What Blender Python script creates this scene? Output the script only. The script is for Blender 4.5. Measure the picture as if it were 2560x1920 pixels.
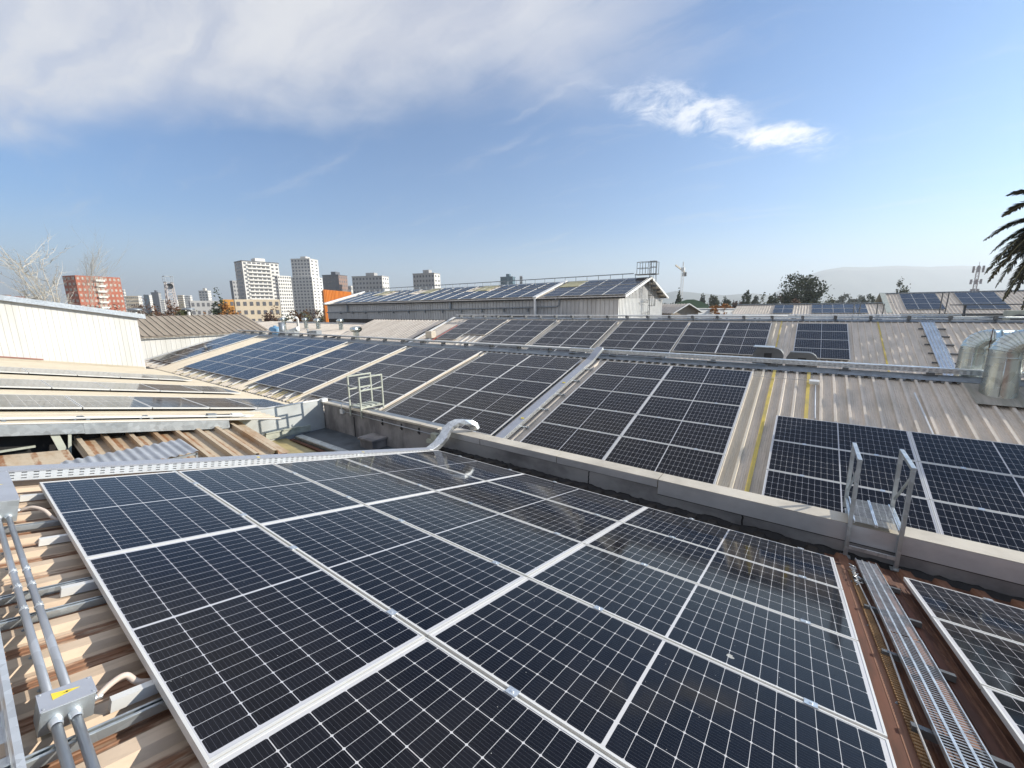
import bpy, math, random
from math import sin, cos, tan, radians, pi, hypot, atan2, sqrt
from mathutils import Vector, Matrix
for o in list(bpy.data.objects): bpy.data.objects.remove(o)
S = bpy.context.scene; COL = S.collection
# ------------------------------------------------------------------ camera, sky, sun, exposure
CAM = Vector((5.769, -0.293, 1.574))
RT = Vector((0.81327, 0.58177, -0.01200)); DN = Vector((0.09835, -0.15776, -0.98257)); FW = Vector((-0.57352, 0.79791, -0.18552))
F = 1009.72
cd = bpy.data.cameras.new('camera'); cd.sensor_width = 36; cd.lens = 36*F/2560; cd.clip_start = .02; cd.clip_end = 30000
cam = bpy.data.objects.new('camera', cd); COL.objects.link(cam); S.camera = cam
up = -DN; bk = -FW
cam.matrix_world = Matrix(((RT.x, up.x, bk.x, CAM.x), (RT.y, up.y, bk.y, CAM.y), (RT.z, up.z, bk.z, CAM.z), (0, 0, 0, 1)))
SUN = Vector((0.70, 0.606, 0.374)).normalized()
SUN_EL = math.asin(SUN.z); SUN_ROT = atan2(SUN.x, SUN.y)
sd = bpy.data.lights.new('sun', 'SUN'); sd.energy = 5.0; sd.angle = radians(.5); sd.color = (1, .935, .82)
so = bpy.data.objects.new('sun', sd); COL.objects.link(so); so.rotation_euler = SUN.to_track_quat('Z', 'Y').to_euler(); so.location = (40, 30, 40)
S.view_settings.view_transform = 'Standard'; S.view_settings.look = 'None'; S.view_settings.gamma = 1; S.view_settings.exposure = .64
S.cycles.max_bounces = 6; S.cycles.caustics_reflective = False; S.cycles.caustics_refractive = False; S.cycles.sample_clamp_indirect = 8

def nn(t, typ, **kw):
    n = t.nodes.new(typ)
    for k, v in kw.items():
        if k == 'inp':
            for a, b in v.items(): n.inputs[a].default_value = b
        else: setattr(n, k, v)
    return n
def mth(t, op, a, b=None, c=None, clamp=False):
    n = t.nodes.new('ShaderNodeMath'); n.operation = op; n.use_clamp = clamp
    for i, v in enumerate((a, b, c)):
        if v is None: continue
        if isinstance(v, (int, float)): n.inputs[i].default_value = v
        else: t.links.new(v, n.inputs[i])
    return n.outputs[0]
def vmth(t, op, a, b=None):
    n = t.nodes.new('ShaderNodeVectorMath'); n.operation = op
    for i, v in enumerate((a, b)):
        if v is None: continue
        if isinstance(v, (tuple, list)): n.inputs[i].default_value = v
        else: t.links.new(v, n.inputs[i])
    return n.outputs['Value'] if op in ('DOT_PRODUCT', 'LENGTH') else n.outputs[0]
def mixc(t, f, a, b, mode='MIX'):
    n = t.nodes.new('ShaderNodeMix'); n.data_type = 'RGBA'; n.blend_type = mode
    for i, v in ((0, f), (6, a), (7, b)):
        if isinstance(v, (int, float)): n.inputs[i].default_value = v
        elif isinstance(v, (tuple, list)): n.inputs[i].default_value = (*v[:3], 1)
        else: t.links.new(v, n.inputs[i])
    return n.outputs[2]
def noise(t, vec, scale, detail=4, rough=.55, dist=0):
    n = nn(t, 'ShaderNodeTexNoise', inp={'Scale': scale, 'Detail': detail, 'Roughness': rough, 'Distortion': dist})
    if vec is not None: t.links.new(vec, n.inputs['Vector'])
    return n.outputs[0]
def ramp(t, v, a, b, lo=0., hi=1.):
    n = nn(t, 'ShaderNodeMapRange', interpolation_type='SMOOTHSTEP', inp={1: a, 2: b, 3: lo, 4: hi}); t.links.new(v, n.inputs[0]); return n.outputs[0]
def mapv(t, vec, scale=(1, 1, 1), rot=(0, 0, 0), loc=(0, 0, 0)):
    n = nn(t, 'ShaderNodeMapping'); n.inputs[1].default_value = loc; n.inputs[2].default_value = rot; n.inputs[3].default_value = scale
    t.links.new(vec, n.inputs[0]); return n.outputs[0]

W = bpy.data.worlds.new("World"); S.world = W; W.use_nodes = True
t = W.node_tree; bg = t.nodes['Background']
sky = nn(t, 'ShaderNodeTexSky', sky_type='NISHITA', sun_disc=False, sun_elevation=SUN_EL, sun_rotation=SUN_ROT, altitude=500, air_density=1.0, dust_density=1.2, ozone_density=1.6)
D = nn(t, 'ShaderNodeTexCoord').outputs['Generated']
sep = nn(t, 'ShaderNodeSeparateXYZ'); t.links.new(D, sep.inputs[0])
den = mth(t, 'ADD', mth(t, 'MAXIMUM', sep.outputs[2], 0.0), .15)
cx = mth(t, 'DIVIDE', sep.outputs[0], den); cy = mth(t, 'DIVIDE', sep.outputs[1], den)
cv = nn(t, 'ShaderNodeCombineXYZ'); t.links.new(cx, cv.inputs[0]); t.links.new(cy, cv.inputs[1]); CV = cv.outputs[0]
warp = vmth(t, 'ADD', CV, vmth(t, 'SCALE', CV)) if False else CV
wn = nn(t, 'ShaderNodeTexNoise', inp={'Scale': 1.3, 'Detail': 5, 'Roughness': .6}); t.links.new(CV, wn.inputs['Vector'])
wv = vmth(t, 'MULTIPLY', vmth(t, 'SUBTRACT', wn.outputs['Color'], (.5, .5, .5)), (.45, .45, 0)); CW = vmth(t, 'ADD', CV, wv)
def blob(cxy, ang, rx, ry, pw=2.0):
    # soft ellipse of cloud cover in sky-plane coordinates
    m = mapv(t, vmth(t, 'SUBTRACT', CW, (cxy[0], cxy[1], 0)), (1, 1, 1), (0, 0, -ang))
    m = vmth(t, 'MULTIPLY', m, (1/rx, 1/ry, 0)); r = vmth(t, 'LENGTH', m); return ramp(t, r, 1.0, .25)
big = noise(t, CV, 1.3, 6, .6, .3)
st = noise(t, mapv(t, CW, (.55, 3.4, 1), (0, 0, radians(-38))), 1.5, 6, .55, .3)
sgd = vmth(t, 'DOT_PRODUCT', vmth(t, 'SUBTRACT', CV, (-1.5, 1.02, 0)), (.59, -.81, 0)); alg = vmth(t, 'DOT_PRODUCT', CV, (.81, .59, 0))
edge = ramp(t, mth(t, 'ADD', sgd, mth(t, 'MULTIPLY', mth(t, 'SUBTRACT', big, .5), .75)), -.12, .42)
edge = mth(t, 'MULTIPLY', edge, ramp(t, mth(t, 'ADD', alg, mth(t, 'MULTIPLY', mth(t, 'SUBTRACT', st, .5), .9)), .72, .0))
vm = mth(t, 'MULTIPLY', edge, ramp(t, st, .22, .62, .58, 1.), clamp=True)
wisp = mth(t, 'MAXIMUM', blob((-.17, 2.12), radians(56), .42, .19), mth(t, 'MULTIPLY', blob((-.42, 1.76), radians(54), .55, .17), .8))
wf = noise(t, CV, 6.5, 9, .70, .6)
wm = mth(t, 'MULTIPLY', wisp, ramp(t, mth(t, 'ADD', wf, mth(t, 'MULTIPLY', wisp, .12)), .44, .74), clamp=True)
thin = mth(t, 'MULTIPLY', ramp(t, noise(t, mapv(t, CW, (.7, 3.2, 1), (0, 0, radians(-30))), 1.5, 6, .6), .52, .8), .28)
thin = mth(t, 'MULTIPLY', thin, ramp(t, sep.outputs[2], .03, .16))
lp = noise(t, mapv(t, CW, (1.5, 6, 1), (0, 0, radians(-35))), 2.2, 5)
CLOUD_BRIGHT = 7.6
skyc = mixc(t, 1.0, sky.outputs[0], (.54, .94, 1.32), 'MULTIPLY')
c1 = mixc(t, mth(t, 'ADD', thin, mth(t, 'MULTIPLY', vm, .82), clamp=True), skyc, mixc(t, ramp(t, mth(t, 'ADD', mth(t, 'MULTIPLY', st, .6), mth(t, 'MULTIPLY', big, .4)), .34, .68), tuple(CLOUD_BRIGHT*x for x in (.76, .76, .82)), tuple(CLOUD_BRIGHT*x for x in (.95, .935, .92))))
c2 = mixc(t, wm, c1, tuple(CLOUD_BRIGHT*x for x in (1.12, 1.13, 1.16)))
# pale smog band toward the horizon
c3 = mixc(t, ramp(t, sep.outputs[2], .20, 0.0, 0, .5), c2, tuple(CLOUD_BRIGHT*x for x in (.90, 1.02, 1.12)))
t.links.new(c3, bg.inputs[0]); bg.inputs[1].default_value = .086

# ------------------------------------------------------------------ helpers
ORG = {}
def tag(o, label=None, cat=None, group=None, kind=None):
    if label: o['label'] = label
    if cat: o['category'] = cat
    if group: o['group'] = group
    if kind: o['kind'] = kind
    return o
def empty(name, loc, label, cat, group=None):
    o = bpy.data.objects.new(name, None); o.empty_display_size = .1; COL.objects.link(o); o.location = loc; ORG[o] = Vector(loc)
    return tag(o, label, cat, group)
def pt(px, py, dist):
    """a point of the far city, read at a real distance ahead of the viewpoint"""
    return CAM + dist*(FW + RT*((px-1280)/F) + DN*((py-960)/F))
class MB:
    def __init__(s): s.v = []; s.f = []; s.m = []
    def poly(s, pts, m=0):
        b = len(s.v); s.v += [Vector(p) for p in pts]; s.f.append(tuple(range(b, b+len(pts)))); s.m.append(m); return s
    def box(s, c, d, M=None, m=0):
        M = M or Matrix.Identity(3); c = Vector(c); b = len(s.v)
        for z in (-.5, .5):
            for y in (-.5, .5):
                for x in (-.5, .5): s.v.append(c + M @ Vector((x*d[0], y*d[1], z*d[2])))
        for q in ((0, 2, 3, 1), (4, 5, 7, 6), (0, 1, 5, 4), (2, 6, 7, 3), (0, 4, 6, 2), (1, 3, 7, 5)):
            s.f.append(tuple(b+i for i in q)); s.m.append(m)
        return s
    def bb(s, a, b, m=0):
        return s.box([(p+q)/2 for p, q in zip(a, b)], [abs(q-p) for p, q in zip(a, b)], None, m)
    def bar(s, a, b, w, h=None, upv=(0, 0, 1), m=0):
        a = Vector(a); b = Vector(b); x = (b-a); L = x.length; x.normalize(); u = Vector(upv)
        if abs(u.dot(x)) > .99: u = Vector((0, 1, 0))
        y = u.cross(x).normalized(); z = x.cross(y)
        return s.box((a+b)/2, (L, w, h or w), Matrix((x, y, z)).transposed(), m)
    def tube(s, path, r, n=8, m=0, cap=True):
        path = [Vector(p) for p in path]; rs = r if isinstance(r, (list, tuple)) else [r]*len(path); b = len(s.v); pu = None
        for i, p in enumerate(path):
            d = (path[min(i+1, len(path)-1)]-path[max(i-1, 0)]).normalized()
            u = pu if pu is not None else (Vector((0, 0, 1)) if abs(d.z) < .9 else Vector((1, 0, 0)))
            u = (u - d*u.dot(d)).normalized(); pu = u; w = d.cross(u)
            for k in range(n):
                a = 2*pi*k/n; s.v.append(p + (u*cos(a)+w*sin(a))*rs[i])
        for i in range(len(path)-1):
            for k in range(n):
                k2 = (k+1) % n; s.f.append((b+i*n+k, b+i*n+k2, b+(i+1)*n+k2, b+(i+1)*n+k)); s.m.append(m)
        if cap:
            s.f.append(tuple(b+k for k in range(n))[::-1]); s.m.append(m); e = b+(len(path)-1)*n; s.f.append(tuple(e+k for k in range(n))); s.m.append(m)
        return s
    def sweep(s, path, side, w, h, m=0):
        """rectangular duct swept along path; side = sideways vector"""
        path = [Vector(p) for p in path]; side = Vector(side).normalized(); b = len(s.v)
        for i, p in enumerate(path):
            d = (path[min(i+1, len(path)-1)]-path[max(i-1, 0)]).normalized(); u = d.cross(side).normalized()
            sd_ = u.cross(d).normalized()
            for a, c in ((-1, -1), (1, -1), (1, 1), (-1, 1)): s.v.append(p + sd_*a*w/2 + u*c*h/2)
        for i in range(len(path)-1):
            for k in range(4):
                k2 = (k+1) % 4; s.f.append((b+i*4+k, b+i*4+k2, b+i*4+4+k2, b+i*4+4+k)); s.m.append(m)
        s.f.append((b, b+3, b+2, b+1)); e = b+(len(path)-1)*4; s.f.append((e, e+1, e+2, e+3)); s.m += [m, m]
        return s
    def lathe(s, c, prof, n=20, m=0, ax=(0, 0, 1)):
        z = Vector(ax).normalized(); x = z.orthogonal().normalized(); y = z.cross(x); c = Vector(c); b = len(s.v)
        for r, h in prof:
            for k in range(n):
                a = 2*pi*k/n; s.v.append(c + z*h + (x*cos(a)+y*sin(a))*r)
        for i in range(len(prof)-1):
            for k in range(n):
                k2 = (k+1) % n; s.f.append((b+i*n+k, b+i*n+k2, b+(i+1)*n+k2, b+(i+1)*n+k)); s.m.append(m)
        return s
    def build(s, name, mats, parent=None, smooth=False, bevel=0):
        me = bpy.data.meshes.new(name); o = Vector((0, 0, 0))
        if parent is not None: o = ORG[parent]
        me.from_pydata([tuple(v-o) for v in s.v], [], s.f)
        if not isinstance(mats, (list, tuple)): mats = [mats]
        for x in mats: me.materials.append(x)
        if len(mats) > 1:
            for p, i in zip(me.polygons, s.m): p.material_index = i
        if smooth:
            for p in me.polygons: p.use_smooth = True
        me.update()
        ob = bpy.data.objects.new(name, me); COL.objects.link(ob)
        if parent is not None: ob.parent = parent
        ORG[ob] = o
        if bevel:
            md = ob.modifiers.new('bevel', 'BEVEL'); md.width = bevel; md.segments = 2; md.limit_method = 'ANGLE'; md.angle_limit = radians(40)
        return ob
def parts(mb, name, mats, parent, smooth=False, bevel=0):
    """every connected piece becomes a part of its own"""
    nb = list(range(len(mb.v)))
    def fd(i):
        while nb[i] != i: nb[i] = nb[nb[i]]; i = nb[i]
        return i
    for f in mb.f:
        for i in f[1:]: nb[fd(i)] = fd(f[0])
    gr = {}
    for f in mb.f: gr.setdefault(fd(f[0]), []).append(f)
    for fs in gr.values():
        q = MB(); mp = {}
        for f in fs:
            for i in f:
                if i not in mp: mp[i] = len(q.v); q.v.append(mb.v[i])
            q.f.append(tuple(mp[i] for i in f)); q.m.append(0)
        q.build(name, mats, parent, smooth, bevel)
MB.parts = parts
def single(mb, name, mats, label, cat, group=None, smooth=False, bevel=0, kind=None):
    return tag(mb.build(name, mats, None, smooth, bevel), label, cat, group, kind)
def copy_tree(o, parent=None):
    c = o.copy(); COL.objects.link(c)
    if parent is not None: c.parent = parent
    for ch in o.children: copy_tree(ch, c)
    return c
ORD = 'first second third fourth fifth sixth seventh eighth ninth tenth eleventh twelfth thirteenth fourteenth fifteenth sixteenth seventeenth eighteenth nineteenth twentieth'.split()
ORD += ['twenty-'+w for w in ORD[:9]]

# ------------------------------------------------------------------ materials
def mat(name):
    m = bpy.data.materials.new(name); m.use_nodes = True; return m, m.node_tree, m.node_tree.nodes['Principled BSDF']
def pbr(name, col, rough=.6, metal=0., var=.12, scale=3., stretch=(1, 1, 1), col2=None, lo=.35, hi=.7, bump=0., bscale=60, rv=.1, spec=.5):
    m, t, b = mat(name); co = nn(t, 'ShaderNodeTexCoord').outputs['Object']
    v = mapv(t, co, stretch); n1 = noise(t, v, scale, 6, .6); n2 = noise(t, co, scale*9, 3)
    c2 = col2 or tuple(x*(1-var*2.2) for x in col)
    c = mixc(t, ramp(t, n1, lo, hi), col, c2); c = mixc(t, mth(t, 'MULTIPLY', n2, var), c, tuple(x*.55 for x in col))
    t.links.new(c, b.inputs['Base Color']); b.inputs['Metallic'].default_value = metal; b.inputs['Specular IOR Level'].default_value = spec
    t.links.new(mth(t, 'ADD', rough-rv, mth(t, 'MULTIPLY', n1, 2*rv)), b.inputs['Roughness'])
    if bump:
        bp = nn(t, 'ShaderNodeBump', inp={'Strength': bump, 'Distance': .01}); t.links.new(noise(t, co, bscale, 4), bp.inputs['Height']); t.links.new(bp.outputs[0], b.inputs['Normal'])
    return m
def galv(name, col=(.56, .60, .62), rough=.42, metal=.8, sc=14):
    m, t, b = mat(name); co = nn(t, 'ShaderNodeTexCoord').outputs['Object']
    vo = nn(t, 'ShaderNodeTexVoronoi', inp={'Scale': sc}); t.links.new(co, vo.inputs['Vector'])
    hs = nn(t, 'ShaderNodeSeparateColor'); t.links.new(vo.outputs['Color'], hs.inputs[0])
    n1 = noise(t, co, 2.5, 5)
    c = mixc(t, hs.outputs[0], tuple(x*.82 for x in col), tuple(min(1, x*1.1) for x in col)); c = mixc(t, ramp(t, n1, .4, .75, 0, .45), c, tuple(x*.62 for x in col))
    t.links.new(c, b.inputs['Base Color']); b.inputs['Metallic'].default_value = metal
    t.links.new(mth(t, 'ADD', rough-.08, mth(t, 'MULTIPLY', mth(t, 'ADD', hs.outputs[1], n1), .1)), b.inputs['Roughness'])
    return m
def cells(name):
    """solar laminate: 24 x 6 half cells with silver grid, busbars, dust"""
    m, t, b = mat(name); co = nn(t, 'ShaderNodeTexCoord').outputs['Object']
    sp = nn(t, 'ShaderNodeSeparateXYZ'); t.links.new(co, sp.inputs[0]); X, Y = sp.outputs[0], sp.outputs[1]
    ax = mth(t, 'ABSOLUTE', X)
    PX, PY = .0838, .1675
    gx = mth(t, 'DIVIDE', mth(t, 'SUBTRACT', ax, .008), PX); gy = mth(t, 'ADD', mth(t, 'DIVIDE', Y, PY), 3.)
    fx = mth(t, 'FRACT', gx); fy = mth(t, 'FRACT', gy)
    dx = mth(t, 'MULTIPLY', mth(t, 'MINIMUM', fx, mth(t, 'SUBTRACT', 1., fx)), PX); dy = mth(t, 'MULTIPLY', mth(t, 'MINIMUM', fy, mth(t, 'SUBTRACT', 1., fy)), PY)
    lx = mth(t, 'LESS_THAN', dx, .00115); ly = mth(t, 'LESS_THAN', dy, .0016)
    mid = mth(t, 'LESS_THAN', ax, .0085)
    cor = mth(t, 'LESS_THAN', mth(t, 'ADD', dx, dy), .0085)
    ln = mth(t, 'MAXIMUM', mth(t, 'MAXIMUM', lx, ly), mth(t, 'MAXIMUM', mid, cor))
    edge = mth(t, 'MAXIMUM', mth(t, 'GREATER_THAN', gx, 12.0), mth(t, 'GREATER_THAN', mth(t, 'ABSOLUTE', Y), 3*PY))
    ln = mth(t, 'MAXIMUM', ln, edge)
    fb = mth(t, 'FRACT', mth(t, 'MULTIPLY', gy, 9.)); bus = mth(t, 'LESS_THAN', mth(t, 'ABSOLUTE', mth(t, 'SUBTRACT', fb, .5)), .022)
    cid = nn(t, 'ShaderNodeCombineXYZ'); t.links.new(mth(t, 'FLOOR', mth(t, 'DIVIDE', X, PX)), cid.inputs[0]); t.links.new(mth(t, 'FLOOR', gy), cid.inputs[1])
    oi = nn(t, 'ShaderNodeObjectInfo'); t.links.new(mth(t, 'MULTIPLY', oi.outputs['Random'], 97.), cid.inputs[2])
    wn_ = nn(t, 'ShaderNodeTexWhiteNoise', noise_dimensions='3D'); t.links.new(cid.outputs[0], wn_.inputs[0])
    c = mixc(t, wn_.outputs[0], (.0032, .0037, .0068), (.0062, .0070, .0115))
    c = mixc(t, mth(t, 'MULTIPLY', bus, .22), c, (.32, .33, .37))
    c = mixc(t, ln, c, (.56, .55, .55))
    ov = vmth(t, 'ADD', co, vmth(t, 'SCALE', oi.outputs['Location'])) if False else co
    wc = nn(t, 'ShaderNodeNewGeometry').outputs['Position']
    dn = noise(t, wc, 1.1, 6, .65); c = mixc(t, ramp(t, dn, .45, .85, .0, .014), c, (.38, .34, .30))
    dots = nn(t, 'ShaderNodeTexVoronoi', inp={'Scale': 19.}); t.links.new(wc, dots.inputs['Vector'])
    c = mixc(t, mth(t, 'MULTIPLY', mth(t, 'LESS_THAN', dots.outputs['Distance'], .045), mth(t, 'GREATER_THAN', noise(t, wc, 5., 2), .5)), c, (.35, .34, .32))
    lowe = mth(t, 'MULTIPLY', ramp(t, mth(t, 'ADD', Y, mth(t, 'MULTIPLY', noise(t, mapv(t, wc, (3, 3, 3)), 3., 5), .07)), -.47, -.535), .10); c = mixc(t, lowe, c, (.34, .29, .23))
    c = mixc(t, mth(t, 'MULTIPLY', oi.outputs['Random'], .35), c, mixc(t, 1., c, (.75, .8, .95), 'MULTIPLY'))
    drop = nn(t, 'ShaderNodeTexVoronoi', inp={'Scale': .9, 'Randomness': 1.}); t.links.new(vmth(t, 'ADD', wc, vmth(t, 'MULTIPLY', noise(t, wc, 30., 2), (.03, .03, .03))), drop.inputs['Vector']); c = mixc(t, mth(t, 'MULTIPLY', mth(t, 'LESS_THAN', drop.outputs['Distance'], .022), .7), c, (.55, .54, .50))
    t.links.new(c, b.inputs['Base Color']); t.links.new(ramp(t, dn, .3, .8, .045, .12), b.inputs['Roughness']); b.inputs['IOR'].default_value = 1.45
    b.inputs['Specular IOR Level'].default_value = .2
    return m
def roofm(name, lit, dirt, stripe=None, pitch=.25, sscale=(3.2, .5, .5), amt=(.38, .68), streaks=.5, x0=0., width=.3, rough=.75, axis=0):
    """painted / weathered ribbed sheet: blotches drawn out along the fall of the roof"""
    m, t, b = mat(name); co = nn(t, 'ShaderNodeTexCoord').outputs['Object']
    n1 = noise(t, mapv(t, co, sscale), 1.3, 7, .62); n2 = noise(t, co, 9., 5, .6); n3 = noise(t, mapv(t, co, tuple(x*5 for x in sscale)), 2.2, 4)
    c = mixc(t, ramp(t, n1, *amt), lit, dirt); c = mixc(t, ramp(t, n3, .45, .75, 0, streaks), c, tuple(x*.62 for x in dirt)); c = mixc(t, ramp(t, n2, .5, .8, 0, .25), c, tuple(x*.7 for x in lit))
    if stripe:
        sp = nn(t, 'ShaderNodeSeparateXYZ'); t.links.new(co, sp.inputs[0])
        fx = mth(t, 'FRACT', mth(t, 'DIVIDE', mth(t, 'SUBTRACT', mth(t, 'ADD', sp.outputs[axis], mth(t, 'MULTIPLY', mth(t, 'SUBTRACT', n2, .5), .05)), x0), pitch))
        sm = mth(t, 'MULTIPLY', ramp(t, mth(t, 'ABSOLUTE', mth(t, 'SUBTRACT', fx, .5)), width, width*.55), ramp(t, mth(t, 'ADD', mth(t, 'MULTIPLY', n3, .5), mth(t, 'MULTIPLY', n1, .5)), .32, .55))
        c = mixc(t, sm, c, stripe)
    t.links.new(c, b.inputs['Base Color']); b.inputs['Roughness'].default_value = rough
    bp = nn(t, 'ShaderNodeBump', inp={'Strength': .15, 'Distance': .01}); t.links.new(n2, bp.inputs['Height']); t.links.new(bp.outputs[0], b.inputs['Normal'])
    return m
M = {}
def farcells():
    m, t, b = mat('solar_cells_far'); co = nn(t, 'ShaderNodeTexCoord').outputs['Object']; sp = nn(t, 'ShaderNodeSeparateXYZ'); t.links.new(co, sp.inputs[0])
    ln = mth(t, 'LESS_THAN', mth(t, 'ABSOLUTE', sp.outputs[0]), .012); n1 = noise(t, nn(t, 'ShaderNodeNewGeometry').outputs['Position'], .6, 3)
    c = mixc(t, n1, (.020, .020, .027), (.032, .032, .040)); t.links.new(mixc(t, mth(t, 'MULTIPLY', ln, .6), c, (.3, .3, .33)), b.inputs['Base Color']); b.inputs['Roughness'].default_value = .16; b.inputs['Specular IOR Level'].default_value = .10; return m
M['cell'] = cells('solar_cells'); M['cellfar'] = farcells()
M['alu'] = pbr('anodised_aluminium', (.74, .73, .70), .42, .2, .04)
M['galv'] = galv('galvanised_steel'); M['galvdark'] = galv('weathered_galvanised', (.30, .33, .36), .5, .7, 9); M['galvbright'] = galv('bright_galvanised', (.74, .77, .79), .33, .75, 22)
M['galvclad'] = pbr('parapet_cladding', (.46, .465, .475), .42, .45, .2, .8, (1, 1, 1.4), (.17, .17, .18), .36, .70)
M['capface'] = pbr('capping_face', (.64, .66, .69), .38, .5, .12, 1.3, (.6, 1, 1), (.40, .42, .45))
M['duct'] = galv('duct_metal', (.60, .64, .61), .24, 1., 6)
M['cap'] = pbr('parapet_capping', (.66, .60, .50), .6, .1, .12, 1.5)
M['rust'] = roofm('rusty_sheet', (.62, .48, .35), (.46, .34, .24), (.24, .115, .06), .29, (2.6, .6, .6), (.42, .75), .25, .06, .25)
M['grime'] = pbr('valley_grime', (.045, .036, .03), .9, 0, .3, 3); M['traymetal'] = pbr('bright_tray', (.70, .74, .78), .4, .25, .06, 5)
M['rustshade'] = roofm('shaded_rusty_sheet', (.26, .125, .07), (.15, .065, .038), (.09, .035, .02), .29, (4., .35, .35), (.42, .75), .5, .06, .27)  # dark red rust with the shadow by the walkway put into its colour
M['rustdark'] = pbr('dark_rust', (.13, .045, .022), .85, 0, .25, 2.5, (5, .6, 1), (.06, .025, .015))
M['cream'] = roofm('cream_sheet', (.54, .475, .37), (.44, .38, .29), None, .25, (2., .4, .4), (.45, .8), .2)
M['weath'] = roofm('weathered_sheet', (.66, .585, .50), (.50, .45, .38), None, .25, (2.6, .7, .7), (.36, .72), .22)
M['weathdark'] = roofm('grey_green_sheet', (.40, .37, .32), (.28, .27, .22), None, .25, (5., .35, .35), (.36, .7), .5)
M['yellowrib'] = pbr('yellow_rib', (.66, .50, .10), .7, 0, .15, 4, (1, .4, 1), (.42, .34, .13))
M['skylight'] = roofm('translucent_strip', (.64, .57, .46), (.52, .46, .36), None, .25, (3., .7, .7), (.45, .8), .2)
M['rustroof'] = roofm('rust_patched_sheet', (.50, .41, .30), (.38, .25, .145), (.27, .125, .055), .334, (.7, 1.6, 1), (.44, .66), .25, .735, .13, .8, 1)
M['whitewall'] = pbr('white_siding', (.70, .69, .66), .55, 0, .04, .8, (2, 2, .3), (.60, .59, .55))
M['greywall'] = pbr('grey_siding', (.50, .50, .50), .5, .15, .1, .6, (2, 2, .3), (.40, .40, .40))
M['white'] = pbr('white_paint', (.80, .80, .78), .5, 0, .06, 2)
M['concrete'] = pbr('stained_concrete', (.33, .31, .30), .9, 0, .3, 1.3, (1.6, 1.6, .7), (.16, .15, .15), .4, .62, .35, 25)
M['gutter'] = pbr('gutter_membrane', (.11, .13, .15), .6, .1, .2, 2.); M['dark'] = pbr('dark_void', (.02, .02, .02), .9, 0, .1); M['black'] = pbr('black_rubber', (.018, .018, .02), .6)
M['steelpaint'] = pbr('pale_green_paint', (.52, .54, .46), .5, .1, .12, 6); M['darksteel'] = pbr('dark_steel', (.15, .155, .16), .5, .5, .1)
M['conduit'] = galv('steel_conduit', (.50, .52, .55), .38, .75, 3); M['boxgrey'] = pbr('grey_enamel', (.36, .38, .43), .38, 0, .04, 5)
M['hose'] = pbr('cream_hose', (.62, .51, .43), .55, 0, .08, 8); M['sticker'] = pbr('yellow_sticker', (.85, .66, .06), .5, 0, .05); M['cable'] = pbr('grey_cable', (.55, .53, .50), .6)
M['fibre'] = pbr('yellowed_fibreglass', (.50, .40, .18), .5, 0, .2, 1.6, (1, 1, 1), (.26, .22, .13)); M['awning'] = pbr('blue_grey_sheet', (.50, .52, .55), .5, .35, .12, 2, (1, 4, 1))
M['brownroof'] = roofm('brown_ribbed_sheet', (.36, .30, .235), (.27, .22, .17), None, .25, (.3, 2, 1), (.4, .7), .3)
M['whiteroof'] = roofm('pale_corrugated', (.60, .54, .47), (.45, .39, .33), None, .25, (3, .3, .3), (.4, .7), .4)
M['red'] = pbr('red_strip', (.55, .12, .08), .6); M['orange'] = pbr('orange_siding', (.62, .20, .025), .6, 0, .15, 1.2, (1, 1, .2), (.48, .15, .02)); M['blue'] = pbr('blue_plastic', (.16, .33, .52), .5)
M['patch'] = pbr('yellowed_skylight', (.46, .42, .24), .6, 0, .1)

class Roof:
    """a sloping roof plane: y/z of a line parallel to X, falling (or rising) with distance s"""
    def __init__(s, y0, z0, deg, sgn): s.y0, s.z0, s.a, s.sg = y0, z0, radians(deg), sgn; s.n = Vector((0, sgn*sin(s.a), cos(s.a)))
    def P(s, x, d, off=0.): return Vector((x, s.y0 + s.sg*d*cos(s.a), s.z0 - d*sin(s.a))) + s.n*off
    def mat3(s):  # local x along X, local y up the slope, z = normal
        yv = Vector((0, -s.sg*cos(s.a), sin(s.a))); xv = yv.cross(s.n); return Matrix((xv, yv, s.n)).transposed()
R1 = Roof(0, 0, 13.524, 1); RL = Roof(0, -.026, 11.958, 1); R2 = Roof(12.268, -.193, 14.906, -1); R3 = Roof(26.411, .5776, 19.2, -1)
def ribsheet(Pf, x0, x1, s0, s1, pitch, rib, h, off, phase=0., ns=1, mb=None, m=0, ribm=None, minor=0):
    """trapezoid-ribbed sheet; ribs run along s"""
    mb = mb or MB(); prof = []; k = math.floor((x0-phase)/pitch)
    while True:
        c = phase + k*pitch
        if c - rib > x1: break
        for dx, hh in ((-rib, 0), (-rib*.62, h), (rib*.62, h), (rib, 0)): prof.append((c+dx, hh))
        if minor:
            for u in (.36, .5, .64):
                for dx, hh in ((-.007, 0), (-.003, minor), (.003, minor), (.007, 0)): prof.append((c+pitch*u+dx, hh))
        k += 1
    prof = [(x, hh) for x, hh in prof if x0 <= x <= x1]; prof = [(x0, 0)] + prof + [(x1, 0)]
    for j in range(ns):
        sa = s0+(s1-s0)*j/ns; sb = s0+(s1-s0)*(j+1)/ns
        for (xa, ha), (xb, hb) in zip(prof, prof[1:]):
            mm = m if ribm is None or (ha == 0 and hb == 0) else ribm(xa, xb, m)
            mb.poly([Pf(xa, sa, off+ha), Pf(xb, sa, off+hb), Pf(xb, sb, off+hb), Pf(xa, sb, off+ha)], mm)
    return mb
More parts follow.
